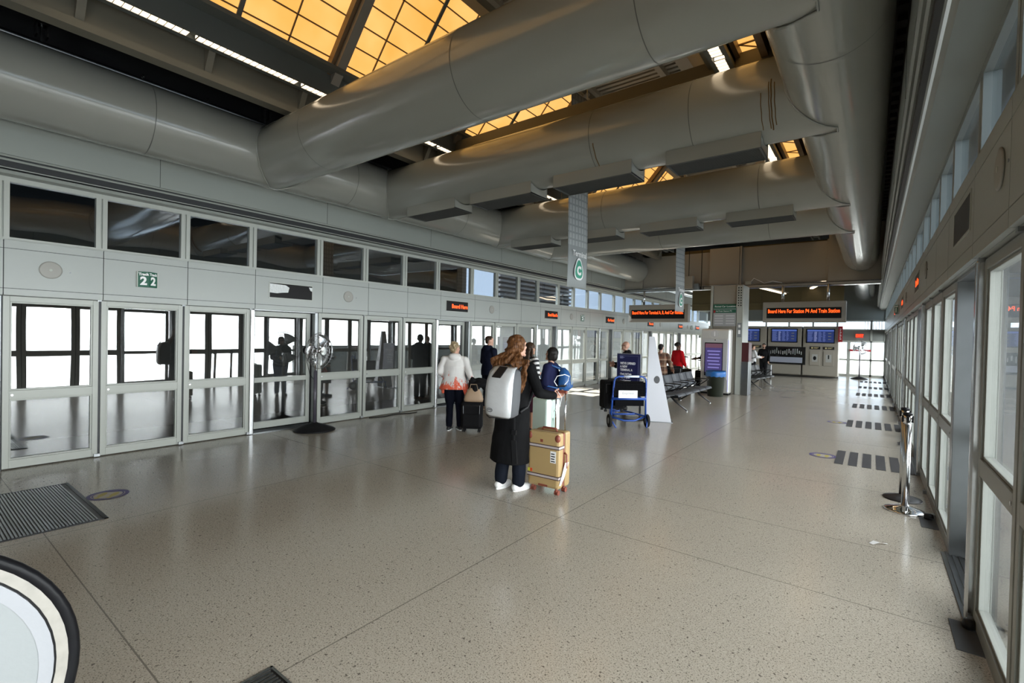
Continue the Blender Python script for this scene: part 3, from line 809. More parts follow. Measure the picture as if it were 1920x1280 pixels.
track_sign('R', 2.24, 2.70, '1', 'dark green Track sign at the right edge, on the nearest fascia')
track_sign('R', 14.0, 2.45, '1', 'green Track 1 sign far down the right fascia')

# ------------------------------------------------------------------ far service wall
cw = MB(); cw.box(-7.0, -1.23, 26.9, 27.5, 0, .12); S(cw.build('baseboard_service', M_steeldk))
cw = MB()
for a, b_ in ((-6.9, -5.52), (-5.48, -4.16), (-4.10, -2.68), (-2.62, -1.23)):
    cw.box(a, b_, 26.3, 27.4, .10, 2.40)
M_serv = mat('service_taupe', (.29, .265, .225), .4, vary=(1.5, .05)); S(cw.build('wall_service', M_serv, bevel=.02))
S(MB().box(-7.0, -1.3, 26.6, 27.3, .05, 2.3).build('wall_service_core', M_beige))
M_scr = mat('screen_blue', (.005, .01, .03), .4, emit=(.02, .04, .17), estr=.55)
M_row = mat('screen_row', (.1, .1, .2), .3, emit=(.26, .30, .52), estr=.55)
M_row2 = mat('screen_row_dim', (.1, .1, .2), .3, emit=(.07, .11, .30), estr=.55)
M_hdr = mat('screen_header', (.1, .1, .2), .3, emit=(.07, .15, .55), estr=.55)
M_yel = mat('screen_yellow', (.1, .1, .0), .3, emit=(.45, .40, .08), estr=.55)
for xc, lb in ((-5.0, 'left flight information screen beside the pillar'), (-3.40, 'middle flight information screen'), (-1.93, 'right flight information screen above two service panels')):
    o = thing('flight_screen', lb, 'screen', (xc, 26.28, 1.95), 0, 'flight information screens')
    MB().box(-.56, .56, -.04, .015, -.33, .33).build('bezel', M_black, o, bevel=.005)
    dp = MB().box(-.52, .52, -.046, -.04, -.29, .29).build('display', M_scr, o)
    MB().box(-.52, .52, -.048, -.046, .22, .29).build('header_bar', M_hdr, dp)
    for x0, x1, mm in ((-.5, -.28, M_row2), (-.24, -.12, M_row), (-.08, .08, M_row2), (.1, .2, M_row2)):
        q = MB()
        for k in range(11): q.box(x0, x1 - random.random() * .06, -.049, -.047, .17 - k * .042, .195 - k * .042)
        q.build('text_column', mm, dp)
    q = MB()
    for k in (1, 4, 7): q.box(.30, .42, -.049, -.047, .16 - k * .045, .172 - k * .045)
    if xc < -4.5:
        for k in range(4): q.box(-.42, -.34, -.0495, -.047, .12 - k * .1, .17 - k * .1)
    q.build('status_text', M_yel, dp)
o = thing('display_window', 'long dark shop-window style panel below the flight screens', 'window', (-3.36, 26.28, 1.0))
MB().box(-.86, .86, -.03, .02, -.42, .42).build('frame', M_black, o, bevel=.006)
MB().box(-.82, .80, -.036, -.03, -.38, .38).build('glass', mat('dark_gloss', (.012, .012, .012), .08), o)
MB().box(-.62, .74, -.04, -.036, -.34, -.08).build('pale_band', mat('pale_band', (.32, .34, .42), .4), o)
q = MB()
for k in range(16): x = -.6 + k * .085; q.box(x, x + .02 + .02 * random.random(), -.04, -.036, .02 + .1 * random.random(), .2 + .16 * random.random())
q.build('pale_streak', mat('pale_streak', (.4, .41, .42), .5), o)
for xc, lb, ic in ((-2.13, 'left service panel with black sign and framed picture', 0), (-1.59, 'right service panel with black sign and pictogram', 1), (-4.6, 'service panel with black sign behind the two conversing men', 0)):
    o = thing('service_panel', lb, 'panel', (xc, 26.28, 1.0))
    MB().box(-.21, .21, -.02, .02, .33, .46).build('sign_plate', M_black, o)
    q = MB(); q.box(-.15, -.07, -.023, -.018, .36, .43)
    for k in range(2): q.box(-.04, .15 - k * .05, -.023, -.018, .405 - k * .035, .425 - k * .035)
    q.build('sign_mark', mat('sign_gold', (.5, .42, .22), .5), o)
    MB().box(-.2, .2, -.012, .02, -.42, .24).build('plate', M_serv, o, bevel=.006)
    MB().box(-.11, .11, -.016, -.01, -.25, .1) .build('picture', mat('picture_grey', (.35, .35, .34), .5), o)
    if ic: MB().box(-.025, .025, -.018, -.014, -.1, .08).build('pictogram', M_black, o)
    else: MB().ell((0, -.014, -.08), (.07, .006, .1)).build('pictogram', M_black, o)
o = thing('red_pennant_sign', 'narrow red vertical sign at the right end of the service wall', 'sign', (-1.16, 26.2, 2.05))
MB().box(-.08, .08, -.02, .02, -.36, .36).build('board', mat('sign_red', (.35, .01, .015), .5), o)
for k in range(7): MB().box(-.03, .03 - .02 * (k % 2), -.024, -.019, -.24 + k * .075, -.20 + k * .075).build('sign_mark', M_wtxt, o)

# end wall with glazed doors
ew = MB(); ew.box(-8.3, 1.2, 29.5, 29.6, 1.76, 2.33); ew.box(-8.3, 1.2, 29.5, 29.65, 2.80, 7.0)
S(ew.build('wall_end', mat('end_header', (.16, .17, .16), .45)))
ef = MB()
for x in (-7.9, -6.9, -5.8, -4.7, -3.6, -2.5, -1.45, -.05, .5): ef.box(x - .04, x + .04, 29.48, 29.56, 0, 2.8)
ef.box(-8, .7, 29.48, 29.56, 2.30, 2.36); ef.box(-8, .7, 29.48, 29.56, 2.74, 2.82); ef.box(-8, .7, 29.48, 29.56, 0, .1); ef.box(-8, .7, 29.48, 29.56, .78, .86); ef.box(-8, .7, 29.48, 29.56, 1.70, 1.78)
ef.box(-1.02, -.88, 29.46, 29.56, 0, 1.76)
for k in range(7): ef.box(-.32 + k * .11, -.30 + k * .11, 29.48, 29.54, 2.36, 2.74)
S(ef.build('window_end_frame', M_alu))
S(MB().box(-8, .7, 29.51, 29.52, 0, 2.8).build('window_end', M_glass))
o = thing('exit_sign', 'lit red EXIT sign above the glass doors at the far end', 'sign', (-.52, 29.44, 2.03))
MB().box(-.15, .15, -.03, .05, -.1, .1).build('housing', mat('exit_body', (.2, .02, .02), .5, emit=(.9, .05, .03), estr=.5), o)
text('lettering', 'EXIT', .16, M_red_led, o, (0, -.034, 0), bold=.004)
o = thing('door_push_bar', 'red push bar across the far glass exit doors', 'push bar', (-.4, 29.42, 1.30))
MB().box(-.5, .35, -.03, .03, -.05, .05).build('bar', mat('sign_red', (.35, .01, .015), .5), o)
for x in (-.42, .28): MB().box(x - .03, x + .03, .03, .08, -.03, .03).build('bracket', M_steeldk, o)
# ------------------------------------------------------------------ floor fittings
def floor_sticker(x, y, rz, label, r=.19):
    o = thing('floor_sticker', label, 'sticker', (x, y, .001), rz, 'round footprint stickers on the floor')
    def disc(name, ro, ri, m, z):
        vs = []; N = 40
        for k in range(N):
            t = 2 * PI * k / N; vs += [(ro * math.cos(t), ro * math.sin(t), z), (ri * math.cos(t), ri * math.sin(t), z)]
        fs = [(2 * k, (2 * k + 2) % (2 * N), (2 * k + 3) % (2 * N), 2 * k + 1) for k in range(N)]
        MB().add(vs, fs).build(name, m, o)
    bl = mat('sticker_blue', (.06, .05, .16), .5); ye = mat('sticker_yellow', (.36, .30, .07), .5); gy = mat('sticker_pale', (.36, .33, .28), .5)
    disc('rim', r, r * .80, bl, .0015); disc('field', r * .80, .002, gy, .001)
    disc('ring', r * .76, r * .68, bl, .0018)
    for s_ in (-1, 1):
        q = MB(); q.prism([(s_ * .05 + .028 * math.cos(t), .005 + .07 * math.sin(t)) for t in [2 * PI * i / 14 for i in range(14)]], 'z', .0015, .0022)
        q.prism([(s_ * .05 + .022 * math.cos(t), -.09 + .022 * math.sin(t)) for t in [2 * PI * i / 10 for i in range(10)]], 'z', .0015, .0022)
        q.build('footprint', ye, o)
    MB().box(-r * .7, r * .7, .088, .125, .0015, .002).build('word_band', bl, o)
floor_sticker(-5.97, 1.36, .9, 'round blue and yellow footprint sticker beside the floor grate', .165)
floor_sticker(-.54, 8.35, 0, 'round blue and yellow footprint sticker left of the nearest striped mat', .17)
floor_sticker(-.55, 12.05, 0, 'faded round footprint sticker left of the second striped mat', .17)
def strip_mat(y, label, n_=6, d=1.0):
    o = thing('antislip_strips', label, 'mat', (-.38, y, 0), 0, 'striped anti-slip mats by the right doors')
    for k in range(n_):
        MB().box(k * .155, k * .155 + .10, -d / 2, d / 2, .0005, .004).build('strip', mat('grit_tape', (.028, .027, .03), .8, bump=(300, .2)), o)
for k, y in enumerate((8.42, 12.1, 15.6, 19.2, 22.3, 25.6)):
    strip_mat(y, f'{["nearest", "second", "third", "fourth", "fifth", "farthest"][k]} row of dark anti-slip strips on the floor by the right wall')
o = thing('floor_grate', 'ribbed steel entrance grate set in the floor near the lower left', 'grate', (0, 0, 0))
MB().box(-6.70, -5.26, -.2, 1.19, .0005, .002).build('pan', mat('grate_pan', (.05, .052, .055), .5), o)
gr = MB(); y = -.2
while y < 1.14:
    gr.box(-6.69, -5.27, y, y + .012, .002, .008); y += .021
gr.build('slats', mat('grate_slat', (.30, .31, .32), .3, .9), o)
gr = MB(); gr.box(-6.72, -5.24, 1.17, 1.2, .0005, .006); gr.box(-6.72, -6.70, -.2, 1.2, .0005, .006); gr.box(-5.26, -5.24, -.2, 1.2, .0005, .006); gr.build('rim', M_blackm, o)
o = thing('floor_drain', 'small black slotted floor drain at the bottom edge', 'drain', (-2.21, 1.02, 0))
MB().box(-.1, .1, -.1, .14, .0005, .002).build('pan', M_black, o)
gr = MB()
for k in range(8): gr.box(-.09 + k * .024, -.08 + k * .024, -.09, .13, .002, .006)
gr.build('slats', M_steeldk, o)
gr = MB(); gr.box(-.112, -.1, -.1, .15, .0005, .006); gr.box(.1, .112, -.1, .15, .0005, .006); gr.box(-.112, .112, .14, .152, .0005, .006); gr.build('rim', M_steel, o)
def floor_pad(x0, x1, y0, y1, label):
    o = thing('floor_pad', label, 'floor plate', ((x0 + x1) / 2, (y0 + y1) / 2, 0), 0, 'dark floor plates at the right door posts')
    a, b_ = (x1 - x0) / 2, (y1 - y0) / 2
    MB().box(-a, a, -b_, b_, .0005, .004).build('plate', mat('rubber_pad', (.05, .052, .055), .55), o)
    MB().lathe([(.035, .004), (.04, .02), (.03, .05), (.001, .055)], (a - .05, b_ - .06, 0), 14).build('pivot', M_blackm, o, smooth=True)
floor_pad(.41, .55, 3.55, 3.92, 'nearest dark floor plate with pivot by the right door post')
floor_pad(.40, .52, 5.72, 6.08, 'dark floor plate with pivot behind the chrome stanchion base')
floor_pad(.38, .5, 9.0, 9.3, 'small dark floor plate between the two nearest striped mats')
floor_pad(.38, .5, 10.1, 10.4, 'small dark floor plate just before the second striped mat')
o = thing('paper_litter', 'crumpled white paper scrap lying on the floor joint', 'litter', (.075, 5.0, .004), .5)
lb = MB(); lb.add([(-.07, -.01, 0), (-.02, .02, .012), (.03, -.01, .006), (.08, .012, .0), (.07, -.02, .004), (.0, -.03, .016), (-.05, -.035, .0)], [(0, 6, 5, 1), (1, 5, 2), (2, 5, 4, 3)])
lb.build('scrap', M_white, o)
o = thing('floor_cable', 'short black cable lying along the foot of the left glass wall', 'cable', (-7.7, 6.3, .008))
MB().tube([(-.02, -.6, 0), (.06, -.3, 0), (.0, -.05, 0), (.06, .2, 0), (.13, .28, .0), (.1, .5, 0)], .008, 6).build('cord', M_black, o, smooth=True)

# ------------------------------------------------------------------ escalator newel, lower left
o = thing('escalator_newel', 'rounded steel escalator newel with black handrail at lower left', 'escalator', (-1.9, -.055, .685))
R0 = .425
def arc(r, z0=0):
    return [(0, -1.6, r)] + [(0, r * math.cos(t), r * math.sin(t)) for t in [PI / 2 - PI * i / 28 for i in range(29)]] + [(0, -1.6, -r)]
def ring_poly(ro, ri):
    A = [(r_[1], r_[2]) for r_ in arc(ro)]; B = [(r_[1], r_[2]) for r_ in arc(ri)]
    return A, B
pts = arc(R0 - .016)
h = MB().tube(pts, .017, 14); h.build('handrail', mat('handrail_rubber', (.006, .006, .007), .3, 0, .12), o, smooth=True)
def band(ro, ri, x0, x1, name, m):
    A, B = ring_poly(ro, ri); mb = MB(); N = len(A)
    for x in (x0, x1): mb.v += [(x, a, b_) for a, b_ in A] + [(x, a, b_) for a, b_ in B]
    for i in range(N - 1):
        mb.f += [(i, i + 1, N + i + 1, N + i), (2 * N + i, 3 * N + i, 3 * N + i + 1, 2 * N + i + 1), (i, 2 * N + i, 2 * N + i + 1, i + 1), (N + i, N + i + 1, 3 * N + i + 1, 3 * N + i)]
        mb.m += [0] * 4
    return mb.build(name, m, o)
band(R0 - .028, R0 - .054, -.03, .012, 'handrail_guide', mat('worn_enamel', (.24, .225, .20), .4, vary=(30, .25)))
band(R0 - .054, R0 - .060, -.03, .006, 'shadow_gap', M_black)
band(R0 - .060, R0 - .092, -.03, .016, 'trim_band', mat('satin_steel', (.24, .245, .26), .45, .1, bump=(60, .03)))
A = [(r_[1], r_[2]) for r_ in arc(R0 - .092)]
MB().prism(A, 'x', -.03, .014).build('balustrade_panel', mat('satin_panel', (.20, .212, .215), .5, .1, bump=(50, .03)), o)
S(MB().box(-2.1, -1.7, -3.2, -.9, 0, .26).build('trim_11', M_steel))

# ------------------------------------------------------------------ stanchions
def stanchion(x, y, m_base, label):
    o = thing('stanchion', label, 'stanchion', (x, y, 0), 0, 'belt posts by the right wall')
    MB().lathe([(.168, 0), (.17, .008), (.16, .016), (.10, .034), (.045, .05), (.035, .055)], n=40).build('base', m_base, o, smooth=True)
    MB().cyl((0, 0, .05), (0, 0, .88), .033, 24).build('post', M_steel, o, smooth=True)
    MB().cyl((0, 0, .88), (0, 0, .955), .036, 24).build('belt_cassette', M_chrome, o, smooth=True)
    MB().lathe([(.038, .955), (.038, .975), (.03, .982), (.001, .984)], n=24).build('cap', M_black, o, smooth=True)
    q = MB()
    for k in range(4):
        a = k * PI / 2; q.box(.034 * math.cos(a) - .012, .034 * math.cos(a) + .012, .034 * math.sin(a) - .012, .034 * math.sin(a) + .012, .885, .95)
    q.build('belt_slot', M_black, o)
stanchion(.30, 6.17, M_chrome, 'front steel stanchion with polished chrome base')
stanchion(.30, 6.62, mat('black_base', (.02, .02, .022), .4), 'rear steel stanchion with black base, behind the chrome-based one')

# ------------------------------------------------------------------ pedestal fans
def pedestal_fan(x, y, rz, zc, label, R=.30, s=1.0):
    o = thing('pedestal_fan', label, 'fan', (x, y, 0), rz)
    MB().lathe([(.33 * s, 0), (.335 * s, .012), (.32 * s, .025), (.2 * s, .075), (.07 * s, .115), (.04 * s, .13)], n=40).build('base', M_black, o, smooth=True)
    MB().cyl((0, 0, .12), (0, 0, zc - .34), .026, 16).build('pole', mat('fan_pole', (.06, .055, .07), .35), o, smooth=True)
    MB().cyl((0, 0, zc - .34), (0, 0, zc - .05), .016, 12).build('chrome_pole', M_chrome, o, smooth=True)
    hd = MB(); hd.cyl((0, -.06, zc), (0, -.20, zc), .085, 20, r2=.07); hd.cyl((0, -.06, zc), (0, .02, zc), .05, 16); hd.build('motor', M_black, o, smooth=True, auto=True)
    MB().box(-.03, .03, -.05, .03, zc - .12, zc - .02).build('tilt_bracket', M_chrome, o, bevel=.006)
    cg = MB(); N = 40
    for j in range(N):
        t = 2 * PI * j / N; c, q = math.cos(t), math.sin(t)
        cg.tube([(c * .07, .16, zc + q * .07), (c * R * .8, .15, zc + q * R * .8), (c * R, .08, zc + q * R), (c * R * .8, .0, zc + q * R * .8), (c * .07, -.02, zc + q * .07)], .0018, 4)
    for rr, yy in ((R, .08), (R * .985, .09), (R * .8, .15), (R * .5, .158), (R * .8, 0), (R * .5, -.01)):
        cg.tube([(rr * math.cos(a), yy, zc + rr * math.sin(a)) for a in [2 * PI * i / 48 for i in range(48)]], .0028, 5, closed=True)
    cg_ = cg.build('cage', M_steel, o, smooth=True)
    MB().cyl((0, .155, zc), (0, .166, zc), .07, 20).build('cage_badge', M_chrome, cg_)
    MB().cyl((0, .04, zc), (0, .12, zc), .04, 16).build('hub', M_chrome, o, smooth=True)
    for k in range(3):
        a0 = 2 * PI * k / 3; vs = []; 
        for i in range(6):
            r_ = .04 + (R - .06) * i / 5; half = .24 + .42 * (i / 5) ** .7
            for j in range(5):
                a = a0 + half * (j / 4 - .5) * 2 * .8; vs.append((r_ * math.cos(a), .08 + .045 * (j / 4 - .5), zc + r_ * math.sin(a)))
        fs = [(i * 5 + j, i * 5 + j + 1, (i + 1) * 5 + j + 1, (i + 1) * 5 + j) for i in range(5) for j in range(4)]
        b_ = MB().add(vs, fs).build('blade', M_steel, o, smooth=True); sd = b_.modifiers.new('t', 'SOLIDIFY'); sd.thickness = .003
    MB().tube([(0, -.18, zc - .03), (-.03, -.2, zc - .2), (-.04, -.14, zc - .42), (-.0, -.03, zc - .48)], .005, 6).build('cord', M_black, o, smooth=True)
    return o
pedestal_fan(-7.44, 4.40, math.radians(18.6 - 90 + 0), 1.33, 'large black pedestal fan with steel cage standing by the left doors')
pedestal_fan(-.45, 27.3, math.radians(200), 1.45, 'dark pedestal fan far away in front of the glass exit doors', R=.33)

# ------------------------------------------------------------------ suitcases and bags
def wheel_pair(o, x, y, m_fork, m_wheel, r=.026):
    q = MB(); q.cyl((x, y, r * 1.6), (x, y, .075), .016, 10); q.box(x - .02, x + .02, y - .004, y + .022, r * .9, r * 2); fk = q.build('caster_fork', m_fork, o)
    w_ = MB(); w_.cyl((x - .022, y + .012, r), (x - .006, y + .012, r), r, 16); w_.cyl((x + .006, y + .012, r), (x + .022, y + .012, r), r, 16); w_.build('wheel', m_wheel, fk)
def hard_case(name, label, loc, rz, w, d, h, mats, rail_h, cx=0.0, stripes=False, group=None):
    m_shell, m_trim, m_rail, m_wheel = mats
    o = thing(name, label, 'suitcase', loc, rz, group)
    a, b_ = w / 2, d / 2
    for nm, y0, y1 in (('shell', -b_, -.018), ('shell', .018, b_)):
        MB().box(-a, a, y0, y1, .07, h).build(nm, m_shell, o, bevel=.028)
    MB().box(-a + .006, a - .006, -.02, .02, .076, h - .006).build('zip_band', m_trim, o, bevel=.02)
    for x in (-a + .045, a - .045):
        for y in (-b_ + .045, b_ - .06): wheel_pair(o, x, y, m_trim, m_wheel)
    q = MB(); q.tube([(-.09, 0, h - .005), (-.08, 0, h + .022), (.08, 0, h + .022), (.09, 0, h - .005)], .011, 8); q.build('carry_handle', m_trim, o, smooth=True)
    q = MB().tube([(a - .003, 0, h * .40), (a + .022, 0, h * .43), (a + .022, 0, h * .64), (a - .003, 0, h * .67)], .010, 8); q.build('carry_handle', m_trim, o, smooth=True)
    if rail_h:
        for s_ in (-1, 1): MB().cyl((cx + s_ * .058, b_ - .03, h - .02), (cx + s_ * .058, b_ - .03, rail_h), .009, 10).build('pull_rail', m_rail, o, smooth=True)
        MB().box(cx - .075, cx + .075, b_ - .045, b_ - .015, rail_h - .012, rail_h + .02).build('pull_grip', m_trim, o, bevel=.008)
    return o
M_tan = mat('tan_shell', (.37, .255, .115), .38, vary=(6, .05)); M_mar = mat('maroon_trim', (.20, .05, .03), .45)
tc_ = hard_case('suitcase', 'tan hard-shell suitcase with maroon trim beside the long-coated woman', (-2.74, 4.34, 0), math.radians(2), .38, .26, .655, (M_tan, M_mar, M_chrome, M_mar), 1.06, .07)
for z0 in (.17, .485):
    q = MB()
    for zz in (z0, z0 + .03): q.box(-.193, .193, -.133, -.127, zz, zz + .008); q.box(.186, .193, -.13, -.02, zz, zz + .008)
    q.build('strap_edge', mat('strap_dark', (.04, .01, .012), .5), tc_)
    q = MB(); q.box(-.191, .191, -.1325, -.127, z0 + .008, z0 + .03); q.box(.186, .1925, -.13, -.02, z0 + .008, z0 + .03); q.build('strap', mat('strap_silver', (.55, .5, .5), .35, .3), tc_)
for x, y, z in ((.165, -.118, .60), (-.165, -.118, .60)):
    MB().ell((x, y, z), (.032, .022, .042)).build('corner_guard', M_mar, tc_, smooth=True)
MB().box(-.035, -.005, -.134, -.128, .545, .575).build('badge', M_mar, tc_)
MB().box(.09, .155, -.1335, -.128, .345, .465).build('address_label', M_white, tc_)
q = MB()
for k in range(4): q.box(.098, .147 - .006 * (k % 2), -.1345, -.133, .355 + k * .026, .366 + k * .026)
q.build('label_print', M_black, tc_)
MB().box(-.185, -.155, -.1335, -.128, .215, .25).build('yellow_sticker', mat('sticker_lime', (.55, .5, .05), .5), tc_)
MB().box(-.155, -.13, -.1335, -.128, .217, .25).build('red_sticker', mat('sticker_red', (.6, .06, .02), .5), tc_)
MB().box(-.05, .06, -.1335, -.125, .085, .105).build('foot_grip', M_mar, tc_)
tg = MB(); tg.add([(.212, -.03, .34), (.222, .03, .34), (.205, -.09, .20), (.208, -.04, .18), (.196, -.12, .12), (.196, -.09, .11)], [(0, 2, 3, 1), (2, 4, 5, 3)])
t_ = tg.build('luggage_tag', M_white, tc_); sd = t_.modifiers.new('t', 'SOLIDIFY'); sd.thickness = .002
hard_case('suitcase', 'pale mint suitcase half hidden behind the black coat and tan suitcase', (-3.62, 5.62, 0), math.radians(-20), .34, .24, .80, (mat('mint_shell', (.70, .86, .80), .4), mat('mint_trim', (.5, .6, .55), .4), M_chrome, M_black), 0, group=None)
M_fab = mat('black_fabric', (.010, .010, .011), .85, 0, .12, bump=(120, .15))
def soft_case(label, loc, rz, w, d, h, rail, name='suitcase', m=M_fab, group=None):
    o = thing(name, label, 'suitcase', loc, rz, group); a, b_ = w / 2, d / 2
    MB().box(-a, a, -b_, b_, .06, h).build('body', m, o, bevel=.035)
    MB().box(-a + .03, a - .03, -b_ - .03, -b_ + .01, .10, h * .62).build('pocket', m, o, bevel=.02)
    q = MB(); q.tube([(-a + .05, -b_ - .004, .1), (-a + .04, -b_ - .004, h - .06), (a - .04, -b_ - .004, h - .06), (a - .05, -b_ - .004, .1)], .004, 6); q.build('zip', M_steeldk, o)
    for x in (-a + .05, a - .05): wheel_pair(o, x, -b_ + .05, M_black, M_black); wheel_pair(o, x, b_ - .06, M_black, M_black)
    MB().tube([(-.09, 0, h - .01), (-.08, 0, h + .025), (.08, 0, h + .025), (.09, 0, h - .01)], .011, 8).build('carry_handle', M_black, o, smooth=True)
    if rail:
        for s_ in (-1, 1): MB().cyl((s_ * .07, b_ - .03, h - .02), (s_ * .07, b_ - .03, rail), .009, 8).build('pull_rail', M_steeldk, o, smooth=True)
        MB().box(-.085, .085, b_ - .045, b_ - .012, rail - .012, rail + .02).build('pull_grip', M_black, o, bevel=.008)
    return o
soft_case('black soft suitcase beside the woman in white blouse, under a beige tote', (-5.44, 6.12, 0), math.radians(35), .36, .24, .52, .86)
o = thing('tote_bag', 'beige leather tote slung on the black suitcase handle', 'bag', (-5.36, 6.06, .53), math.radians(35))
tb = MB(); tb.loft([(0, 0, 0, .155, .075, .6), (0, 0, .04, .165, .08, .6), (0, 0, .14, .135, .06, .7), (.0, 0, .21, .09, .03, .8), (0, 0, .225, .08, .02, .8)], 28)
tb.build('body', mat('beige_leather', (.42, .29, .19), .5, bump=(9, .25)), o, smooth=True)
for s_ in (-1, 1): MB().tube([(-.07, s_ * .03, .20), (-.05, s_ * .03, .29), (.05, s_ * .03, .29), (.07, s_ * .03, .20)], .007, 8).build('strap', mat('beige_leather2', (.36, .25, .16), .5), o, smooth=True)
o = thing('folded_coat', 'black coat draped over the tote and suitcase handle', 'coat', (-5.30, 6.16, .80), math.radians(35))
fc = MB(); fc.ell((0, 0, .02), (.13, .09, .06)); fc.ell((-.08, -.02, -.06), (.07, .08, .12)); fc.ell((.09, .02, .0), (.08, .07, .1)); fc.ell((-.02, .03, .08), (.1, .05, .05)); fc.ell((-.14, .0, -.02), (.07, .05, .16))
remeshed(fc, 'cloth', M_fab, .012, o, 3, lambda v: v + Vector((0, 0, 1)) * .014 * noise.noise(v * 18))

# ------------------------------------------------------------------ luggage cart with its load
o = thing('luggage_cart', 'blue tubular luggage cart with black wire basket by the poster stand', 'cart', (-3.56, 8.38, 0), math.radians(43))
M_blue = mat('cart_blue', (.012, .06, .30), .35)
W = .335
q = MB()
q.tube([(-W, .06, .16), (-W + .015, .04, .50), (-W + .03, .0, .86), (-W + .05, -.005, .92), (-W + .12, -.01, .95), (W - .12, -.01, .95), (W - .05, -.005, .92), (W - .03, .0, .86), (W - .015, .04, .50), (W, .06, .16)], .017, 10)
q.build('handle_frame', M_blue, o, smooth=True)
MB().cyl((-.13, -.01, .95), (.16, -.01, .95), .020, 12).build('grip_bar', mat('grip_pale', (.55, .6, .72), .4), o, smooth=True)
q = MB(); q.bar((-W + .01, .03, .53), (W - .01, .03, .53), .03, .05); q.tube([(-W, .06, .2), (-W * .6, .55, .2), (-.08, .95, .2), (.08, .95, .2), (W * .6, .55, .2), (W, .06, .2)], .016, 10)
q.tube([(-W, .1, .19), (-.1, .0, .13), (.1, .0, .13), (W, .1, .19)], .017, 10); q.bar((-.22, .32, .2), (.22, .32, .2), .025, .03); q.bar((-.12, .7, .2), (.12, .7, .2), .025, .03)
for s_ in (-1, 1):
    q.tube([(s_ * W, .06, .20), (s_ * W, -.01, .12), (s_ * W * .86, -.12, .02)], .013, 8)
    q.tube([(s_ * .10, .90, .2), (s_ * .14, .55, .62)], .013, 8); q.tube([(s_ * W, .05, .5), (s_ * .14, .55, .62)], .013, 8)
q.build('base_frame', M_blue, o, smooth=True)
bk = MB()
for k in range(22): x = -W + .03 + k * (2 * W - .06) / 21; bk.bar((x, .0, .60), (x, .0, .86), .005, .005); bk.bar((x, .0, .60), (x, .2, .57), .005, .005)
for zz in (.60, .66, .73, .80, .86): bk.bar((-W + .02, .0, zz), (W - .02, .0, zz), .007, .007)
bk.bar((-W + .02, .2, .57), (W - .02, .2, .57), .008, .008); bk.bar((-W + .02, .2, .80), (W - .02, .2, .80), .008, .008)
for k in range(22): x = -W + .03 + k * (2 * W - .06) / 21; bk.bar((x, .2, .57), (x, .2, .80), .005, .005)
bk.build('basket', mat('wire_black', (.006, .006, .007), .7, 0, .05), o)
MB().box(-W + .03, W - .03, .03, .2, .575, .84).build('basket_liner', mat('liner', (.006, .006, .007), .9, 0, .02), o)
MB().box(-W + .06, W - .06, .01, .2, .40, .51).build('crossbar_panel', MATS['liner'], o)
MB().box(-.22, .14, -.012, -.006, .55, .69).build('placard', M_white, o)
text('lettering', 'Express', .07, mat('grey_ink', (.25, .25, .26), .5), o, (-.04, -.0135, .64))
for s_ in (-1, 1):
    wq = MB(); wq.cyl((s_ * (W + .005), .06, .12), (s_ * (W + .045), .06, .12), .12, 24); wl = wq.build('wheel', mat('tyre_grey', (.022, .022, .022), .8, 0, .1), o)
    MB().cyl((s_ * (W + .0), .06, .12), (s_ * (W + .05), .06, .12), .055, 16).build('hub', mat('hub_grey', (.2, .2, .2), .5), wl)
MB().cyl((-.015, .93, .05), (.015, .93, .05), .05, 16).build('swivel_wheel', M_black, o)
MB().box(-.02, .02, .91, .95, .05, .2).build('swivel_fork', M_blue, o)
soft = soft_case('black duffel case riding on the luggage cart platform', (-4.02, 8.60, .235), math.radians(43), .42, .34, .60, 0, name='travel_bag')

# ------------------------------------------------------------------ poster stand, obelisk sign
o = thing('poster_stand', 'navy poster stand about the newly opened Terminal A', 'sign', (-3.99, 9.32, 0))
MB().box(-.27, .25, -.012, .02, .42, 1.34).build('frame', mat('stand_grey', (.3, .31, .34), .35, .6), o, bevel=.004)
MB().box(-.255, .235, -.02, -.012, .44, 1.325).build('poster', mat('poster_navy', (.012, .014, .07), .35), o)
for x in (-.265, .245): MB().box(x - .012, x + .012, -.01, .03, 0, .44).build('leg', M_steeldk, o)
MB().box(-.30, .30, -.16, .2, 0, .02).build('foot_plate', M_steeldk, o)
for k, (tx, sz) in enumerate((("WE'VE OPENED", .066), ('A NEW', .066), ('TERMINAL A', .066), ('Check AirTrain', .055), ('map or speak', .055), ('to a Customer', .055))):
    text('lettering', tx, sz, M_wtxt, o, (-.19, -.0225, 1.135 - k * .068 - (.015 if k > 2 else 0)), align='LEFT', bold=.0015, sx=.72)
q = MB()
for k in range(3): q.box(-.2, -.13 + .03 * (k == 1), -.022, -.019, 1.27 - k * .016, 1.278 - k * .016)
q.box(-.21, .2, -.0215, -.019, 1.288, 1.291); q.box(.2, .203, -.0215, -.019, .5, 1.29); q.build('border_line', mat('poster_line', (.3, .32, .5), .5), o)
o = thing('obelisk_sign', 'tall white tapering obelisk sign with small dark emblem', 'sign', (-3.36, 9.36, 0))
def P2(p): return (p[0] + 3.36, p[1] - 9.36)
A_, B_, C_, D_ = (-3.585, 9.24), (-3.13, 9.43), (-3.30, 9.85), (-3.755, 9.66)
T = [(-3.60, 9.36), (-3.50, 9.40), (-3.54, 9.50), (-3.64, 9.46)]
ob = MB(); ob.add([(*P2(p), .01) for p in (A_, B_, C_, D_)] + [(*P2(p), 1.70) for p in T], [(3, 2, 1, 0), (4, 5, 6, 7), (0, 1, 5, 4), (1, 2, 6, 5), (2, 3, 7, 6), (3, 0, 4, 7)])
ob.build('body', mat('obelisk_white', (.60, .61, .66), .45), o, bevel=.004)
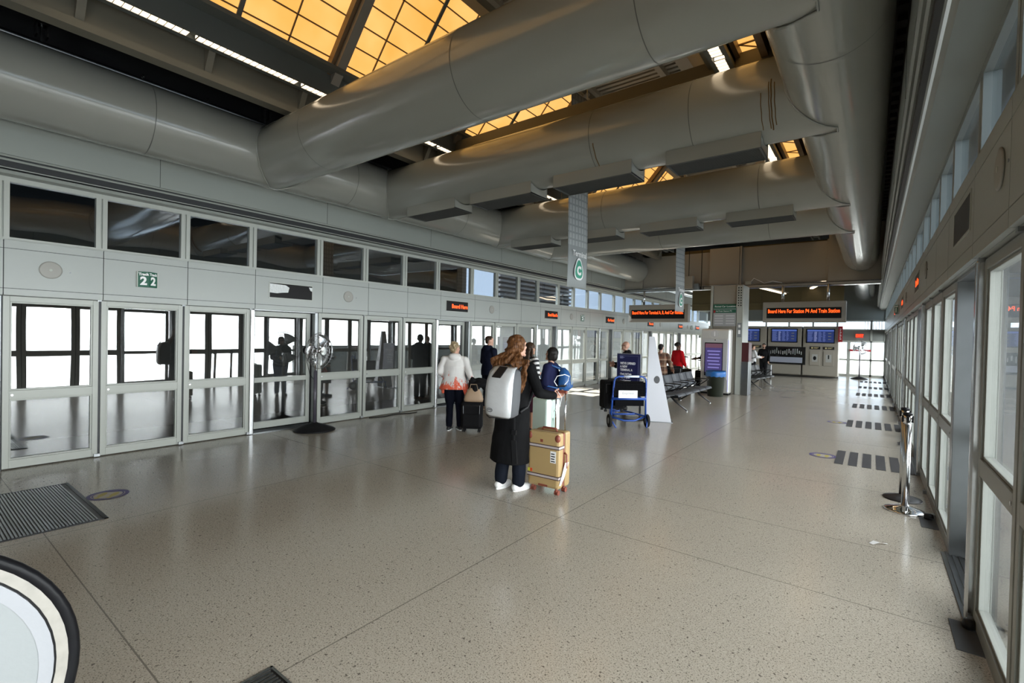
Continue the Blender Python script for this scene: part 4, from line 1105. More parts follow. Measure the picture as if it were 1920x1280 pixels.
fq = MB(); fq.add([(*P2(p), 0) for p in ((-3.59, 9.23), (-3.10, 9.43), (-3.28, 9.88), (-3.77, 9.67))] + [(*P2(p), .012) for p in ((-3.59, 9.23), (-3.10, 9.43), (-3.28, 9.88), (-3.77, 9.67))], [(3, 2, 1, 0), (4, 5, 6, 7), (0, 1, 5, 4), (1, 2, 6, 5), (2, 3, 7, 6), (3, 0, 4, 7)])
fq.build('base', M_steeldk, o)
e = MB(); pts = [(.055 * math.cos(t), .075 * math.sin(t)) for t in [2 * PI * i / 24 for i in range(24)]]
e.prism(pts, 'y', -.004, .004); ex = e.build('emblem', mat('emblem_dark', (.07, .07, .075), .4), o); 
# front face plane: interpolate at z .84
tz = .84 / 1.70; pa = [A_[i] + (T[0][i] - A_[i]) * tz for i in (0, 1)]; pb_ = [B_[i] + (T[1][i] - B_[i]) * tz for i in (0, 1)]
pm = P2((pa[0] * .38 + pb_[0] * .62, pa[1] * .38 + pb_[1] * .62)); ang = math.atan2(B_[1] - A_[1], B_[0] - A_[0])
ex.location = (pm[0], pm[1] - .002, .84); ex.rotation_euler = (-.08, 0, ang)

# ------------------------------------------------------------------ beam seating
M_seat = mat('seat_steel', (.075, .08, .09), .5, .0, .3, bump=(220, .12)); M_leg = mat('seat_black', (.012, .012, .013), .3)
def bench(x, y0, n_, label, m_seat=M_seat, rz=0.0):
    o = thing('beam_seating', label, 'bench', (x, y0, 0), rz, 'rows of linked waiting seats'); pit = .56
    for k in range(n_):
        y = k * pit
        st = MB(); vs = []
        prof = [(.36, .36), (.34, .405), (.26, .415), (.05, .395), (-.05, .39), (-.09, .40)]
        pb2 = [(-.085, .43), (-.12, .52), (-.17, .66), (-.20, .76), (-.205, .785)]
        for nm, pr in (('seat', prof), ('backrest', pb2)):
            q = MB(); vs = [(a, y + e_, b_) for a, b_ in pr for e_ in (.02, pit - .02)]
            q.add(vs, [(2 * i, 2 * i + 1, 2 * i + 3, 2 * i + 2) for i in range(len(pr) - 1)])
            b2 = q.build(nm, m_seat, o, smooth=True); sd = b2.modifiers.new('t', 'SOLIDIFY'); sd.thickness = .012
    for k in range(n_ + 1):
        y = k * pit
        q = MB(); q.tube([(-.11, y, .40), (-.14, y, .60), (.0, y, .605), (.22, y, .60), (.25, y, .585), (.18, y, .54), (.02, y, .42)], .014, 8); q.build('armrest', M_leg, o, smooth=True)
    MB().box(.0, .07, -.03, n_ * pit + .03, .325, .385).build('beam', M_leg, o)
    for y in (.42, n_ * pit - .42):
        q = MB(); q.tube([(.03, y, .33), (.16, y, .20), (.42, y, .025)], [.026, .022, .016], 8); q.tube([(.03, y, .33), (-.1, y, .20), (-.34, y, .025)], [.026, .022, .016], 8)
        lg = q.build('leg', M_leg, o, smooth=True)
        for xx in (.42, -.34): MB().cyl((xx, y, 0), (xx, y, .018), .022, 10).build('foot', M_steel, lg)
    return o
bench(-3.78, 10.75, 5, 'row of grey metal waiting seats behind the obelisk sign')
bench(-3.42, 17.6, 4, 'black row of waiting seats just right of the pillar', m_seat=mat('seat_dark', (.02, .02, .022), .5), rz=math.radians(-6))

# ------------------------------------------------------------------ kiosk, signs on pillar, bin
o = thing('information_kiosk', 'brushed steel information kiosk with lit purple touchscreen', 'kiosk', (-3.84, 15.42, 0))
MB().box(-.42, .42, 0, .36, .04, 2.0).build('cabinet', mat('kiosk_steel', (.60, .595, .57), .38, .35, vary=(3, .05)), o, bevel=.05)
MB().box(-.40, .40, .02, .34, 0, .05).build('plinth', M_black, o)
MB().box(-.36, .36, -.012, .01, .45, 1.70).build('screen_surround', mat('kiosk_plate', (.55, .55, .55), .35, .3), o, bevel=.01)
MB().box(-.30, .23, -.02, -.012, .56, 1.58).build('bezel', M_black, o)
MB().box(-.28, .21, -.024, -.02, .66, 1.42).build('display', mat('kiosk_screen', (.02, .015, .04), .4, emit=(.07, .055, .20), estr=.55), o)
MB().box(-.28, .21, -.024, -.02, 1.42, 1.55).build('display_header', mat('kiosk_head', (.05, .03, .1), .3, emit=(.16, .07, .06), estr=.55), o)
q = MB()
for k in range(7): q.box(-.22 + .02 * (k % 3), .16 - .03 * (k % 2), -.0255, -.023, .70 + k * .1, .735 + k * .1)
q.build('menu_row', mat('kiosk_row', (.1, .1, .2), .3, emit=(.27, .24, .62), estr=.55), o)
MB().cyl((.0, -.014, 1.66), (.0, -.018, 1.66), .016, 12).build('camera_eye', M_black, o)
q = MB(); q.cyl((-.02, -.001, 1.85), (-.02, -.008, 1.85), .115, 32); q.build('info_disc', mat('info_grey', (.52, .52, .52), .4), o)
text('letter', 'i', .2, M_wtxt, o, (-.02, -.0095, 1.845), bold=.006)
MB().box(.375, .385, -.006, .0, .1, 1.66).build('light_edge', mat('kiosk_glow', (.2, .2, .5), .3, emit=(.25, .25, .7), estr=.5), o)
q = MB(); q.cyl((.1, -.002, .32), (.1, -.008, .32), .17, 32); q.build('blue_sticker', mat('sticker_cyan', (.01, .10, .30), .4), o)
text('lettering', 'MY\nSPOT', .075, M_wtxt, o, (.15, -.0095, .33)) if False else None
o = thing('rental_car_sign', 'green and grey Rental Car Locations sign on the tall pillar', 'sign', (-3.70, 15.88, 2.42))
MB().box(-.33, .33, -.02, .015, -.32, .36).build('board', mat('sign_grey', (.34, .35, .36), .5), o)
MB().box(-.33, .33, -.024, -.02, .22, .36).build('header_band', M_green, o); MB().box(-.33, .33, -.024, -.02, .09, .2).build('station_band', M_green, o)
text('lettering', 'Rental Car Locations', .075, M_wtxt, o, (.03, -.0255, .29)); text('lettering', 'AirTrain Station P3', .06, M_wtxt, o, (-.02, -.0255, .145))
MB().box(-.325, -.27, -.0258, -.024, .10, .17).build('red_mark', mat('sign_red', (.35, .01, .015), .5), o)
q = MB()
for k in range(4):
    for x0 in (-.29, .04): q.box(x0, x0 + .25, -.0225, -.019, -.26 + k * .08, -.22 + k * .08)
q.build('name_row', mat('row_pale', (.50, .51, .53), .5), o)
o = thing('wall_intercom', 'slim pale call panel with rows of dots on the pillar edge', 'panel', (-3.26, 15.86, 3.0))
MB().box(-.09, .09, -.05, .0, -.33, .33).build('plate', M_alu, o, bevel=.006)
q = MB()
for k in range(8):
    for x in (-.035, .035): q.cyl((x, -.05, -.27 + k * .077), (x, -.055, -.27 + k * .077), .02, 10)
q.build('button', M_blackm, o)
o = thing('pillar_notice', 'small grey sign fixed low on the pillar edge, level with the kiosk top', 'sign', (-3.26, 15.86, 1.98))
MB().box(-.06, .06, -.01, .0, -.22, .22).build('plate', mat('notice_grey', (.2, .22, .23), .5), o)
q = MB(); q.box(-.03, .03, -.014, -.01, -.12, .0); q.box(-.03, .03, -.014, -.01, .08, .16); q.build('pictogram', M_wtxt, o)
o = thing('trash_bin', 'dark green round trash bin with blue liner bag', 'bin', (-3.68, 14.92, 0))
MB().lathe([(.21, 0), (.215, .01), (.262, .70), (.27, .72), (.262, .735), (.24, .73), (.2, .1), (.01, .08)], n=36).build('barrel', mat('bin_green', (.016, .020, .013), .45, 0, .3), o, smooth=True)
lb = MB(); N = 40; vs = []
for j, (r_, z_) in enumerate(((.250, .70), (.272, .755), (.282, .70), (.279, .62), (.276, .585))):
    for k in range(N):
        t = 2 * PI * k / N; rr = r_ + .006 * math.sin(k * 2.7) * (j > 1); vs.append((rr * math.cos(t), rr * math.sin(t), z_ + (.012 * math.sin(k * 1.9) if j == 4 else 0)))
lb.add(vs, [(j * N + k, j * N + (k + 1) % N, (j + 1) * N + (k + 1) % N, (j + 1) * N + k) for j in range(4) for k in range(N)])
lb.build('liner_bag', mat('liner_blue', (.02, .13, .40), .35), o, smooth=True)
# projector / floodlight brackets on the beam ledge
o = thing('beam_speaker_box', 'grey box speaker tilted on the beam ledge left of the pillar', 'speaker', (-5.02, 16.78, 3.36), math.radians(-12))
MB().box(-.2, .12, -.14, .0, .04, .46).build('cabinet', M_beige, o, bevel=.01); MB().box(.12, .3, -.05, .05, -.02, .2).build('bracket', M_steeldk, o)
q = MB(); q.cyl((-.1, .02, .4), (-.1, .02, 1.35), .012, 8); q.cyl((.36, .02, -.0), (.36, .02, 1.35), .014, 8); q.build('suspension_rod', M_blackm, o)
o = thing('cable_coil', 'pale cable bundle resting on the beam ledge right of the pillar', 'cable', (-3.1, 16.95, 3.475))
MB().box(-.24, -.06, -.05, .05, 0, .10).build('junction_box', M_alu, o)
MB().tube([(-.1, 0, .06), (0, .02, .2), (.15, .0, .12), (.3, .03, .03), (.55, .0, .08), (.8, .02, .02)], .012, 6).build('cord', M_white, o, smooth=True)
# bags by the far passengers
soft_case('big black bag held by the man in plaid, behind the seats', (-4.34, 13.08, 0), math.radians(20), .46, .3, .92, 0, name='travel_bag')
soft_case('black wheeled case with raised handle, left of the kiosk', (-5.03, 16.4, 0), math.radians(15), .42, .28, .66, 1.06)
soft_case('smaller black case with raised handle beside the kiosk edge', (-4.62, 16.75, 0), math.radians(15), .34, .24, .62, .95)
hard_case('suitcase', 'silver suitcase at the feet of the far dark-jacketed man', (-3.72, 23.75, 0), math.radians(5), .40, .26, .62, (mat('silver_shell', (.35, .36, .38), .3, .8), M_black, M_chrome, M_black), .95)
# ------------------------------------------------------------------ people
def skin_mat(nm, c): return mat('skin_' + nm, c, .5, 0, .4, vary=(14, .06))
SK_L = skin_mat('light', (.56, .32, .235)); SK_D = skin_mat('deep', (.10, .052, .033)); SK_M = skin_mat('tan', (.38, .20, .13))
def hair_mat(nm, c, c2):
    if 'hair_' + nm in MATS: return MATS['hair_' + nm]
    m = bpy.data.materials.new('hair_' + nm); m.use_nodes = True; MATS['hair_' + nm] = m
    n, l = nodes_of(m); b = n['Principled BSDF']; b.inputs['Roughness'].default_value = .45; b.inputs['Specular IOR Level'].default_value = .15
    tc = n.new('ShaderNodeTexCoord'); mp = n.new('ShaderNodeMapping'); mp.inputs['Scale'].default_value = (90, 90, 9)
    l.new(tc.outputs['Object'], mp.inputs[0]); t = n.new('ShaderNodeTexNoise'); t.inputs['Scale'].default_value = 1; t.inputs['Detail'].default_value = 3
    l.new(mp.outputs[0], t.inputs['Vector']); r = n.new('ShaderNodeValToRGB'); r.color_ramp.elements[0].position = .35; r.color_ramp.elements[1].position = .68
    r.color_ramp.elements[0].color = (*c, 1); r.color_ramp.elements[1].color = (*c2, 1); l.new(t.outputs['Fac'], r.inputs['Fac']); l.new(r.outputs[0], b.inputs['Base Color'])
    bp = n.new('ShaderNodeBump'); bp.inputs['Strength'].default_value = .5; bp.inputs['Distance'].default_value = .01; l.new(t.outputs['Fac'], bp.inputs['Height']); l.new(bp.outputs[0], b.inputs['Normal'])
    return m
H_AUB = hair_mat('auburn', (.045, .017, .007), (.17, .075, .028)); H_BLK = hair_mat('black', (.006, .005, .005), (.02, .017, .015))
H_BLD = hair_mat('grey_blonde', (.16, .11, .06), (.48, .38, .24)); H_BRN = hair_mat('dark_brown', (.02, .011, .007), (.06, .035, .02))
def cloth(nm, c, rough=.8): return mat('cloth_' + nm, c, rough, 0, .08, vary=(5, .12), bump=(11, .35))
V3 = Vector
def hand_caps(mb, w, d, t, curl, k):
    d = V3(d).normalized(); t = (V3(t) - d * V3(t).dot(d)).normalized(); pn = d.cross(t)
    w = V3(w)
    for off in (.027, .009, -.009, -.027): mb.cap(w + t * off * .7 * k, w + (d * .082 + t * off) * k, .0135 * k, .0115 * k, 8)
    for off, ln in ((.028, .072), (.0095, .082), (-.0095, .076), (-.028, .06)):
        p = w + (d * .084 + t * off) * k; a = 0.0; r = .0095
        for sg, fr in enumerate((.45, .32, .26)):
            a += curl * (1, .9, .6)[sg] + .04 * (off < 0)
            q = p + (d * math.cos(a) + pn * math.sin(a)) * ln * fr * k; mb.cap(p, q, r * k, (r - .0008) * k, 8); p = q; r -= .0008
    p = w + (d * .02 + t * .026) * k; q = p + (d * .035 + t * .03 + pn * .015) * k; mb.cap(p, q, .0135 * k, .011 * k, 8)
    mb.cap(q, q + (d * .034 + t * .004 + pn * .012 * (1 + curl)) * k, .0108 * k, .009 * k, 8)

def person(label, loc, facing, h, skin, hair, top, bottom, shoes, R, L, head=(0, 0), wf=1.0, legs=None, vox=.009, hair_fn=None,
           coat=False, hem=.80, flare=.0, hood=False, skirt=False, sleeve=1.0, top_disp=True, bare=False, group=None, extra=None, leg_w=1.0, top_fn=None, lean=0):
    k = h / 1.70
    o = thing('person', label, 'person', loc, math.radians(facing - 90), group); o.rotation_euler.y = math.radians(lean)
    legs = legs or {'R': ((.085, .01, .48), (.095, 0, .085), 8), 'L': ((-.085, .01, .48), (-.095, 0, .085), -8)}
    HM = Matrix.Translation((0, 0, 1.47)) @ Matrix.Rotation(math.radians(head[0]), 4, 'Z') @ Matrix.Rotation(math.radians(head[1]), 4, 'X') @ Matrix.Translation((0, 0, -1.47))
    KM = Matrix.Scale(k, 4)
    sh = {'R': V3((.165 * wf, 0, 1.365)), 'L': V3((-.165 * wf, 0, 1.365))}
    arms = {'R': R, 'L': L}
    # --- body, one continuous surface
    b = MB()
    b.ell((0, .0, 1.60), (.074, .092, .095)); b.ell((0, .028, 1.545), (.056, .066, .075)); b.cap((0, .086, 1.60), (0, .100, 1.568), .008, .0125, 8)
    b.ell((0, .087, 1.52), (.02, .012, .007)); b.ell((0, .082, 1.487), (.022, .018, .018)); b.ell((0, .08, 1.622), (.052, .018, .010))
    for s_ in (-1, 1): b.ell((s_ * .076, -.004, 1.578), (.010, .024, .033)); b.ell((s_ * .042, .06, 1.56), (.022, .022, .02))
    b.xf(HM)
    b.cap((0, -.012, 1.36), (0, -.002, 1.50), .058, .05)
    b.loft([(0, 0, .84, .14 * wf, .10), (0, 0, .95, .155 * wf, .105 * wf), (0, 0, 1.08, .125 * wf, .09 * wf), (0, 0, 1.25, .15 * wf, .105 * wf), (0, 0, 1.36, .15 * wf, .09), (0, -.005, 1.41, .09, .065)])
    for s_ in 'RL':
        e, w_, hd, hp = (V3(arms[s_][0]), V3(arms[s_][1]), V3(arms[s_][2]), V3(arms[s_][3]))
        b.cap(sh[s_], e, .047, .038); b.cap(e, w_, .038, .026); hand_caps(b, w_, hd, hp, arms[s_][4] if len(arms[s_]) > 4 else .35, 1.0)
        kn, an, yaw = V3(legs[s_][0]), V3(legs[s_][1]), math.radians(legs[s_][2])
        hip = V3((.082 * (1 if s_ == 'R' else -1) * wf, 0, .87)); b.cap(hip, kn, .085, .054); b.cap(kn, an, .054, .037)
        fd = V3((math.sin(yaw), math.cos(yaw), 0)); b.cap(an - V3((0, 0, .035)) - fd * .02, an + fd * .15 - V3((0, 0, .05)), .035, .026)
    b.xf(KM); body = remeshed(b, 'body', skin, vox, o, 2)
    # --- eyes
    for s_ in (-1, 1):
        e = MB().ell((s_ * .030, .083, 1.59), (.0115, .008, .0075), 10, 8); e.xf(HM); e.xf(KM); e.build('eye', mat('eye_dark', (.03, .02, .015), .2), body, smooth=True)
    # --- hair
    if hair_fn:
        hb = MB(); hair_fn(hb); hb.xf(HM)
        if hasattr(hair_fn, 'down'): hair_fn.down(hb)
        hb.xf(KM); remeshed(hb, 'hair', hair, max(.007, vox * .9), o, 2, lambda v: v + V3((noise.noise(v * 30), noise.noise(v * 30 + V3((7, 0, 0))), 0)) * (.013 if hair_fn is hair_main else .006))
    # --- trousers or skirt
    tb = MB()
    if skirt:
        tb.loft([(0, 0, .40, .20, .17), (0, 0, .6, .19, .16), (0, 0, .9, .165 * wf, .125), (0, 0, 1.05, .14 * wf, .11)])
    else:
        tb.loft([(0, 0, .80, .15 * wf, .11), (0, 0, .86, .168 * wf, .122 * wf), (0, 0, .95, .165 * wf, .118 * wf), (0, 0, 1.05, .14 * wf, .105 * wf)])
        for s_ in 'RL':
            kn, an = V3(legs[s_][0]), V3(legs[s_][1]); hip = V3((.084 * (1 if s_ == 'R' else -1) * wf, 0, .86))
            tb.cap(hip, kn, .10 * wf, .073 * leg_w); tb.cap(kn, an + V3((0, 0, .025)), .073 * leg_w, .064 * leg_w)
    tb.xf(KM); remeshed(tb, 'skirt' if skirt else 'trousers', bottom, vox * 1.2, o, 3, lambda v: v + V3((noise.noise(v * 9), noise.noise(v * 9 + V3((3, 0, 0))), 0)) * .007)
    # --- top
    q = MB(); z0 = hem
    if coat:
        q.loft([(0, -.02, z0, .225, .19), (0, -.015, .55, .208, .175), (0, -.005, .80, .195 * wf, .15), (0, 0, .95, .185 * wf, .135), (0, 0, 1.08, .17 * wf, .125), (0, 0, 1.25, .182 * wf, .135), (0, -.005, 1.36, .165 * wf, .11), (0, -.01, 1.44, .085, .075)])
    else:
        q.loft([(0, 0, z0, (.178 + flare) * wf, .132 * wf + flare), (0, 0, .92, (.182 + flare * .5) * wf, .136 * wf + flare * .4), (0, 0, 1.06, .165 * wf, .122 * wf), (0, 0, 1.24, .178 * wf, .135 * wf), (0, -.003, 1.35, .165 * wf, .108), (0, -.008, 1.425, .085, .072)])
    for s_ in 'RL':
        e, w_ = V3(arms[s_][0]), V3(arms[s_][1]); q.cap(sh[s_] + V3((0, 0, -.005)), e, .066 * sleeve, .056 * sleeve); q.cap(e, e + (w_ - e) * (.55 if bare else .97), .056 * sleeve, .046 * sleeve)
    for s_ in (-1, 1): q.cap(V3((s_ * .045, -.008, 1.395)), sh['R' if s_ > 0 else 'L'] + V3((0, 0, .0)), .060, .062 * max(1, sleeve * .9))
    if hood: q.ell((0, -.085, 1.42), (.11, .07, .075)); q.cap((-.07, -.02, 1.44), (.07, -.02, 1.44), .045, .045)
    elif coat: q.cap((-.055, -.04, 1.44), (.055, -.04, 1.44), .04, .04)
    if top_fn: top_fn(q)
    q.xf(KM)
    dsp = (lambda v: v + V3((noise.noise(v * 8), noise.noise(v * 8 + V3((5, 0, 0))), noise.noise(v * 6 + V3((0, 9, 0))) * .6)) * .012) if top_disp else None
    remeshed(q, 'coat' if coat else 'top', top, vox * 1.1, o, 3, dsp)
    # --- shoes
    for s_ in 'RL':
        an, yaw = V3(legs[s_][1]), math.radians(legs[s_][2]); fd = V3((math.sin(yaw), math.cos(yaw), 0)); c0 = V3((an.x, an.y, 0))
        f = MB(); f.cap(c0 - fd * .045 + V3((0, 0, .05)), c0 + fd * .03 + V3((0, 0, .06)), .042, .045); f.cap(c0 + V3((0, 0, .05)), c0 + fd * .155 + V3((0, 0, .034)), .045, .034); f.ell(c0 + fd * .13 + V3((0, 0, .03)), (.045, .045, .03))
        f.xf(KM); s1 = remeshed(f, 'shoe', shoes[0], .007, o, 2)
        for v in s1.data.vertices: v.co.z = max(v.co.z, .004)
        f = MB(); R3 = Matrix.Translation(c0) @ Matrix.Rotation(-yaw, 4, 'Z')
        f.prism([(.042 * math.cos(a) * (1 + .1 * math.sin(a)), .055 + .128 * math.sin(a)) for a in [2 * PI * i / 20 for i in range(20)]], 'z', .0, .024); f.xf(R3); f.xf(KM)
        f.build('sole', shoes[1], s1)
    if extra: extra(o, k)
    return o, k
# arms presets: (elbow, wrist, hand direction, thumb side, curl)
DOWN_R = ((.235, -.02, 1.10), (.245, .06, .87), (0, .12, -1), (-.2, 1, 0)); DOWN_L = ((-.235, -.02, 1.10), (-.245, .06, .87), (0, .12, -1), (.2, 1, 0), -.35)
FRONT_R = ((.23, .0, 1.10), (.12, .22, 1.08), (-.5, .8, .1), (0, .2, 1), .5); FRONT_L = ((-.23, .0, 1.10), (-.12, .22, 1.08), (.5, .8, .1), (0, .2, 1), -.5)

def hair_short(hb): hb.ell((0, -.014, 1.622), (.083, .094, .088)); hb.ell((0, -.05, 1.575), (.072, .055, .075))
def hair_crop(hb): hb.ell((0, -.012, 1.622), (.079, .094, .082)); hb.ell((0, -.046, 1.58), (.068, .052, .07))
def hair_bob(hb):
    hb.ell((0, -.014, 1.62), (.090, .102, .095)); hb.ell((0, -.045, 1.56), (.092, .07, .10)); hb.ell((.06, .0, 1.55), (.034, .06, .08)); hb.ell((-.06, .0, 1.55), (.034, .06, .08))
def hair_puff(hb): hb.ell((0, -.02, 1.63), (.088, .10, .085)); hb.ell((0, -.085, 1.625), (.06, .06, .06))
def hair_curly(hb):
    rnd = random.Random(3)
    hb.ell((0, -.018, 1.62), (.084, .096, .088)); hb.ell((0, -.05, 1.57), (.074, .058, .075))
    for i in range(46):
        a = rnd.uniform(0, 2 * PI); z = rnd.uniform(-.3, 1); r_ = math.sqrt(max(0, 1 - z * z)); p = V3((.085 * r_ * math.cos(a), -.018 + .098 * r_ * math.sin(a), 1.62 + .09 * z))
        if p.y < .055: hb.ell(p, (.02, .02, .02), 8, 6)
def hair_main(hb):
    hb.ell((0, -.012, 1.625), (.088, .102, .092)); hb.ell((0, -.055, 1.575), (.080, .062, .088)); hb.ell((.0, -.10, 1.535), (.058, .045, .045)); hb.ell((.062, -.0, 1.59), (.028, .058, .07)); hb.ell((-.062, -.0, 1.59), (.028, .058, .07))
    hb.tube([(.07, .03, 1.57), (.072, -.03, 1.53), (.045, -.09, 1.53)], .016, 8); hb.tube([(-.07, .03, 1.57), (-.072, -.03, 1.53), (-.045, -.09, 1.53)], .016, 8)
def _hm_down(hb):
    rnd = random.Random(5)
    for i in range(16):                                   # loose waves over the upper back, left shoulder and down the right side
        x = -.165 + .018 * i; pts = []
        ln = .20 if x < .06 else .40
        for j in range(9):
            t = j / 8; pts.append((x * (.55 + .75 * min(1, t * 2)) + .014 * math.sin(t * 9 + i * 1.7), -.085 - .075 * min(1, t * 1.6) + .012 * math.cos(t * 8 + i), 1.52 - ln * t))
        hb.tube(pts, [.020, .024, .026, .026, .025, .023, .020, .015, .006], 7)
    for i in range(5):
        pts = []
        for j in range(9):
            t = j / 8; pts.append((.12 + .016 * i + .012 * math.sin(t * 10 + i * 2), -.10 - .02 * i * .2 - .05 * math.sin(t * 2), 1.46 - .42 * t * (1 - .06 * i)))
        hb.tube(pts, [.018, .02, .02, .019, .018, .016, .014, .010, .004], 7)
hair_main.down = _hm_down
def hair_long(hb): hb.ell((0, -.014, 1.622), (.086, .10, .09)); hb.ell((0, -.05, 1.57), (.078, .06, .085))
def _hl_down(hb):
    for i in range(9):
        x = -.08 + .02 * i; hb.tube([(x, -.09, 1.56), (x * 1.2, -.11, 1.45), (x * 1.3, -.12 + .006 * math.sin(i), 1.32), (x * 1.25, -.12, 1.22)], [.026, .028, .026, .010], 7)
    for s_ in (-1, 1): hb.tube([(s_ * .075, -.01, 1.58), (s_ * .088, -.03, 1.46), (s_ * .1, -.02, 1.34), (s_ * .1, .0, 1.26)], [.022, .026, .024, .008], 7)
hair_long.down = _hl_down

SH_W = (mat('shoe_white', (.78, .78, .78), .45), mat('sole_white', (.8, .8, .79), .5)); SH_B = (mat('shoe_black', (.015, .015, .017), .45), mat('sole_white', (.8, .8, .79), .5)); SH_BB = (mat('shoe_black', (.015, .015, .017), .45), M_black)
SH_BR = (mat('shoe_tan', (.3, .2, .13), .5), mat('sole_pale', (.5, .42, .35), .5))
# 1  woman in the long black coat
def belt(o, k):
    q = MB()
    q.tube([(.10, -.165, .86), (.0, -.175, .855), (-.12, -.165, .86)], .016, 6); q.xf(Matrix.Scale(k, 4)); q.build('coat_belt', cloth('coat_belt', (.012, .012, .013)), o)
    q = MB(); q.bar((.12, -.185, .60), (.155, -.19, .36), .055, .012, up=(0, 1, 0)); q.bar((.10, -.175, .84), (.12, -.185, .60), .02, .012, up=(0, 1, 0)); q.xf(Matrix.Scale(k, 4)); q.build('belt_end', cloth('coat_belt', (.012, .012, .013)), o)
    MB().box(.09 * k, .14 * k, -.195 * k, -.175 * k, .66 * k, .71 * k).build('belt_buckle', M_black, o)
    q = MB(); q.tube([(.115, -.0, 1.60), (.118, -.04, 1.575)], .002, 5)
W1, k1 = person('woman with long auburn hair in black coat, hand on the tan suitcase handle', (-3.10, 4.09, 0), 100, 1.66, SK_L, H_AUB,
       cloth('coat_black', (.0055, .0055, .006), .8), cloth('denim_dark', (.008, .010, .016), .8), SH_W,
       ((.31, -.05, 1.115), (.385, .19, 1.075), (.38, .92, .0), (-.7, .2, .65), .75), ((-.235, .02, 1.10), (-.12, .24, 1.12), (.5, .8, .1), (0, .2, 1), -.5),
       head=(-40, 4), vox=.0062, hair_fn=hair_main, coat=True, hem=.33, legs={'R': ((.10, .0, .48), (.115, .02, .085), 20), 'L': ((-.075, .0, .48), (-.085, -.02, .085), 8)}, extra=belt, leg_w=1.12, lean=3.2)
o = thing('backpack', 'silver and grey backpack worn by the woman in black coat', 'backpack', (-3.10, 4.09, 0), math.radians(100 - 90)); o.rotation_euler.y = math.radians(3.2)
M_sil = mat('silver_fabric', (.52, .53, .54), .38, .25, bump=(9, .35)); M_char = mat('charcoal_fabric', (.075, .078, .085), .75, bump=(60, .1))
bp_ = MB(); bp_.loft([(0, -.255, .83, .12, .075, .6), (0, -.255, .86, .158, .11, .55), (0, -.255, 1.0, .165, .12, .55), (0, -.255, 1.2, .165, .115, .55), (0, -.245, 1.30, .15, .09, .6), (0, -.235, 1.325, .12, .06, .7)], 36)
bp_.build('body', M_char, o, smooth=True)
fp_ = MB(); rows = [(.828, .11, .345), (.855, .145, .383), (.95, .155, .400), (1.1, .155, .400), (1.2, .15, .390), (1.285, .142, .360), (1.330, .125, .305), (1.345, .11, .235)]
for (z, hw, dp) in rows:
    for j in range(9):
        t = j / 4 - 1; fp_.v.append((hw * t, -dp + .035 * abs(t) ** 5, z))
for i in range(len(rows) - 1):
    for j in range(8): fp_.f.append((i * 9 + j, i * 9 + j + 1, (i + 1) * 9 + j + 1, (i + 1) * 9 + j)); fp_.m.append(0)
c = fp_.build('silver_panel', M_sil, o, smooth=True); sd = c.modifiers.new('t', 'SOLIDIFY'); sd.thickness = .012
q = MB(); q.add([(-.075, -.390, 1.235), (.02, -.390, 1.235), (.06, -.318, 1.342), (-.03, -.318, 1.342)], [(0, 1, 2, 3)]); c = q.build('dark_flap', M_black, o); sd = c.modifiers.new('t', 'SOLIDIFY'); sd.thickness = .01
q = MB(); q.tube([(.03 * math.cos(a) - .07, -.402, .905 + .018 * math.sin(a)) for a in [2 * PI * i / 20 for i in range(20)]], .003, 5, closed=True); q.tube([(-.09, -.403, .905), (-.07, -.404, .912), (-.05, -.403, .905)], .003, 5); q.build('round_emblem', M_char, o)
for s_ in (-1, 1):
    MB().tube([(s_ * .11, -.17, 1.29), (s_ * .125, -.08, 1.395), (s_ * .13, .02, 1.40), (s_ * .135, .12, 1.28), (s_ * .16, .11, 1.08), (s_ * .17, -.03, .92), (s_ * .15, -.15, .88)], .019, 8).build('shoulder_strap', M_black, o, smooth=True)
MB().tube([(-.03, -.19, 1.32), (-.03, -.20, 1.36), (.03, -.20, 1.36), (.03, -.19, 1.32)], .008, 6).build('grab_loop', M_black, o, smooth=True)
q = MB(); q.tube([(-.14, -.33, .835), (-.1, -.34, .815), (-.05, -.32, .82), (-.02, -.34, .815), (.05, -.31, .825)], .005, 5); q.build('dangling_cord', M_black, o)
o = thing('phone', 'dark phone with white cable loop in the coat woman\'s hand', 'phone', (-2.665, 4.46, 1.125), math.radians(20))
MB().box(-.036, .036, -.07, .07, -.005, .005).build('body', M_black, o, bevel=.004)
q = MB(); q.tube([(.0, .07, .0), (.03, .13, .04), (.05, .10, .10), (.02, .0, .125), (-.05, -.06, .11), (-.08, -.07, .05), (-.05, -.05, .0)], .0045, 6); q.tube([(-.06, -.05, -.03), (.0, -.04, -.12), (-.02, -.03, -.22), (-.09, -.02, -.28)], .0035, 6); q.build('cable', M_white, o, smooth=True)

# 2  woman in the white blouse
m = bpy.data.materials.new('blouse_print'); m.use_nodes = True
n, l = nodes_of(m); b = n['Principled BSDF']; b.inputs['Roughness'].default_value = .8
tc = n.new('ShaderNodeTexCoord'); t = n.new('ShaderNodeTexNoise'); t.inputs['Scale'].default_value = 13; t.inputs['Detail'].default_value = 4; t.inputs['Roughness'].default_value = .65
mp = n.new('ShaderNodeMapping'); mp.inputs['Scale'].default_value = (1.3, 1.3, .55); l.new(tc.outputs['Object'], mp.inputs[0]); l.new(mp.outputs[0], t.inputs['Vector'])
sp = n.new('ShaderNodeSeparateXYZ'); l.new(tc.outputs['Object'], sp.inputs[0])
mr = n.new('ShaderNodeMapRange'); l.new(sp.outputs['Z'], mr.inputs['Value'])
for kk, v in zip(('From Min', 'From Max', 'To Min', 'To Max'), (.72, 1.08, .16, -.16)): mr.inputs[kk].default_value = v
ad = math_node(n, l, 'ADD', t.outputs['Fac'], mr.outputs[0])
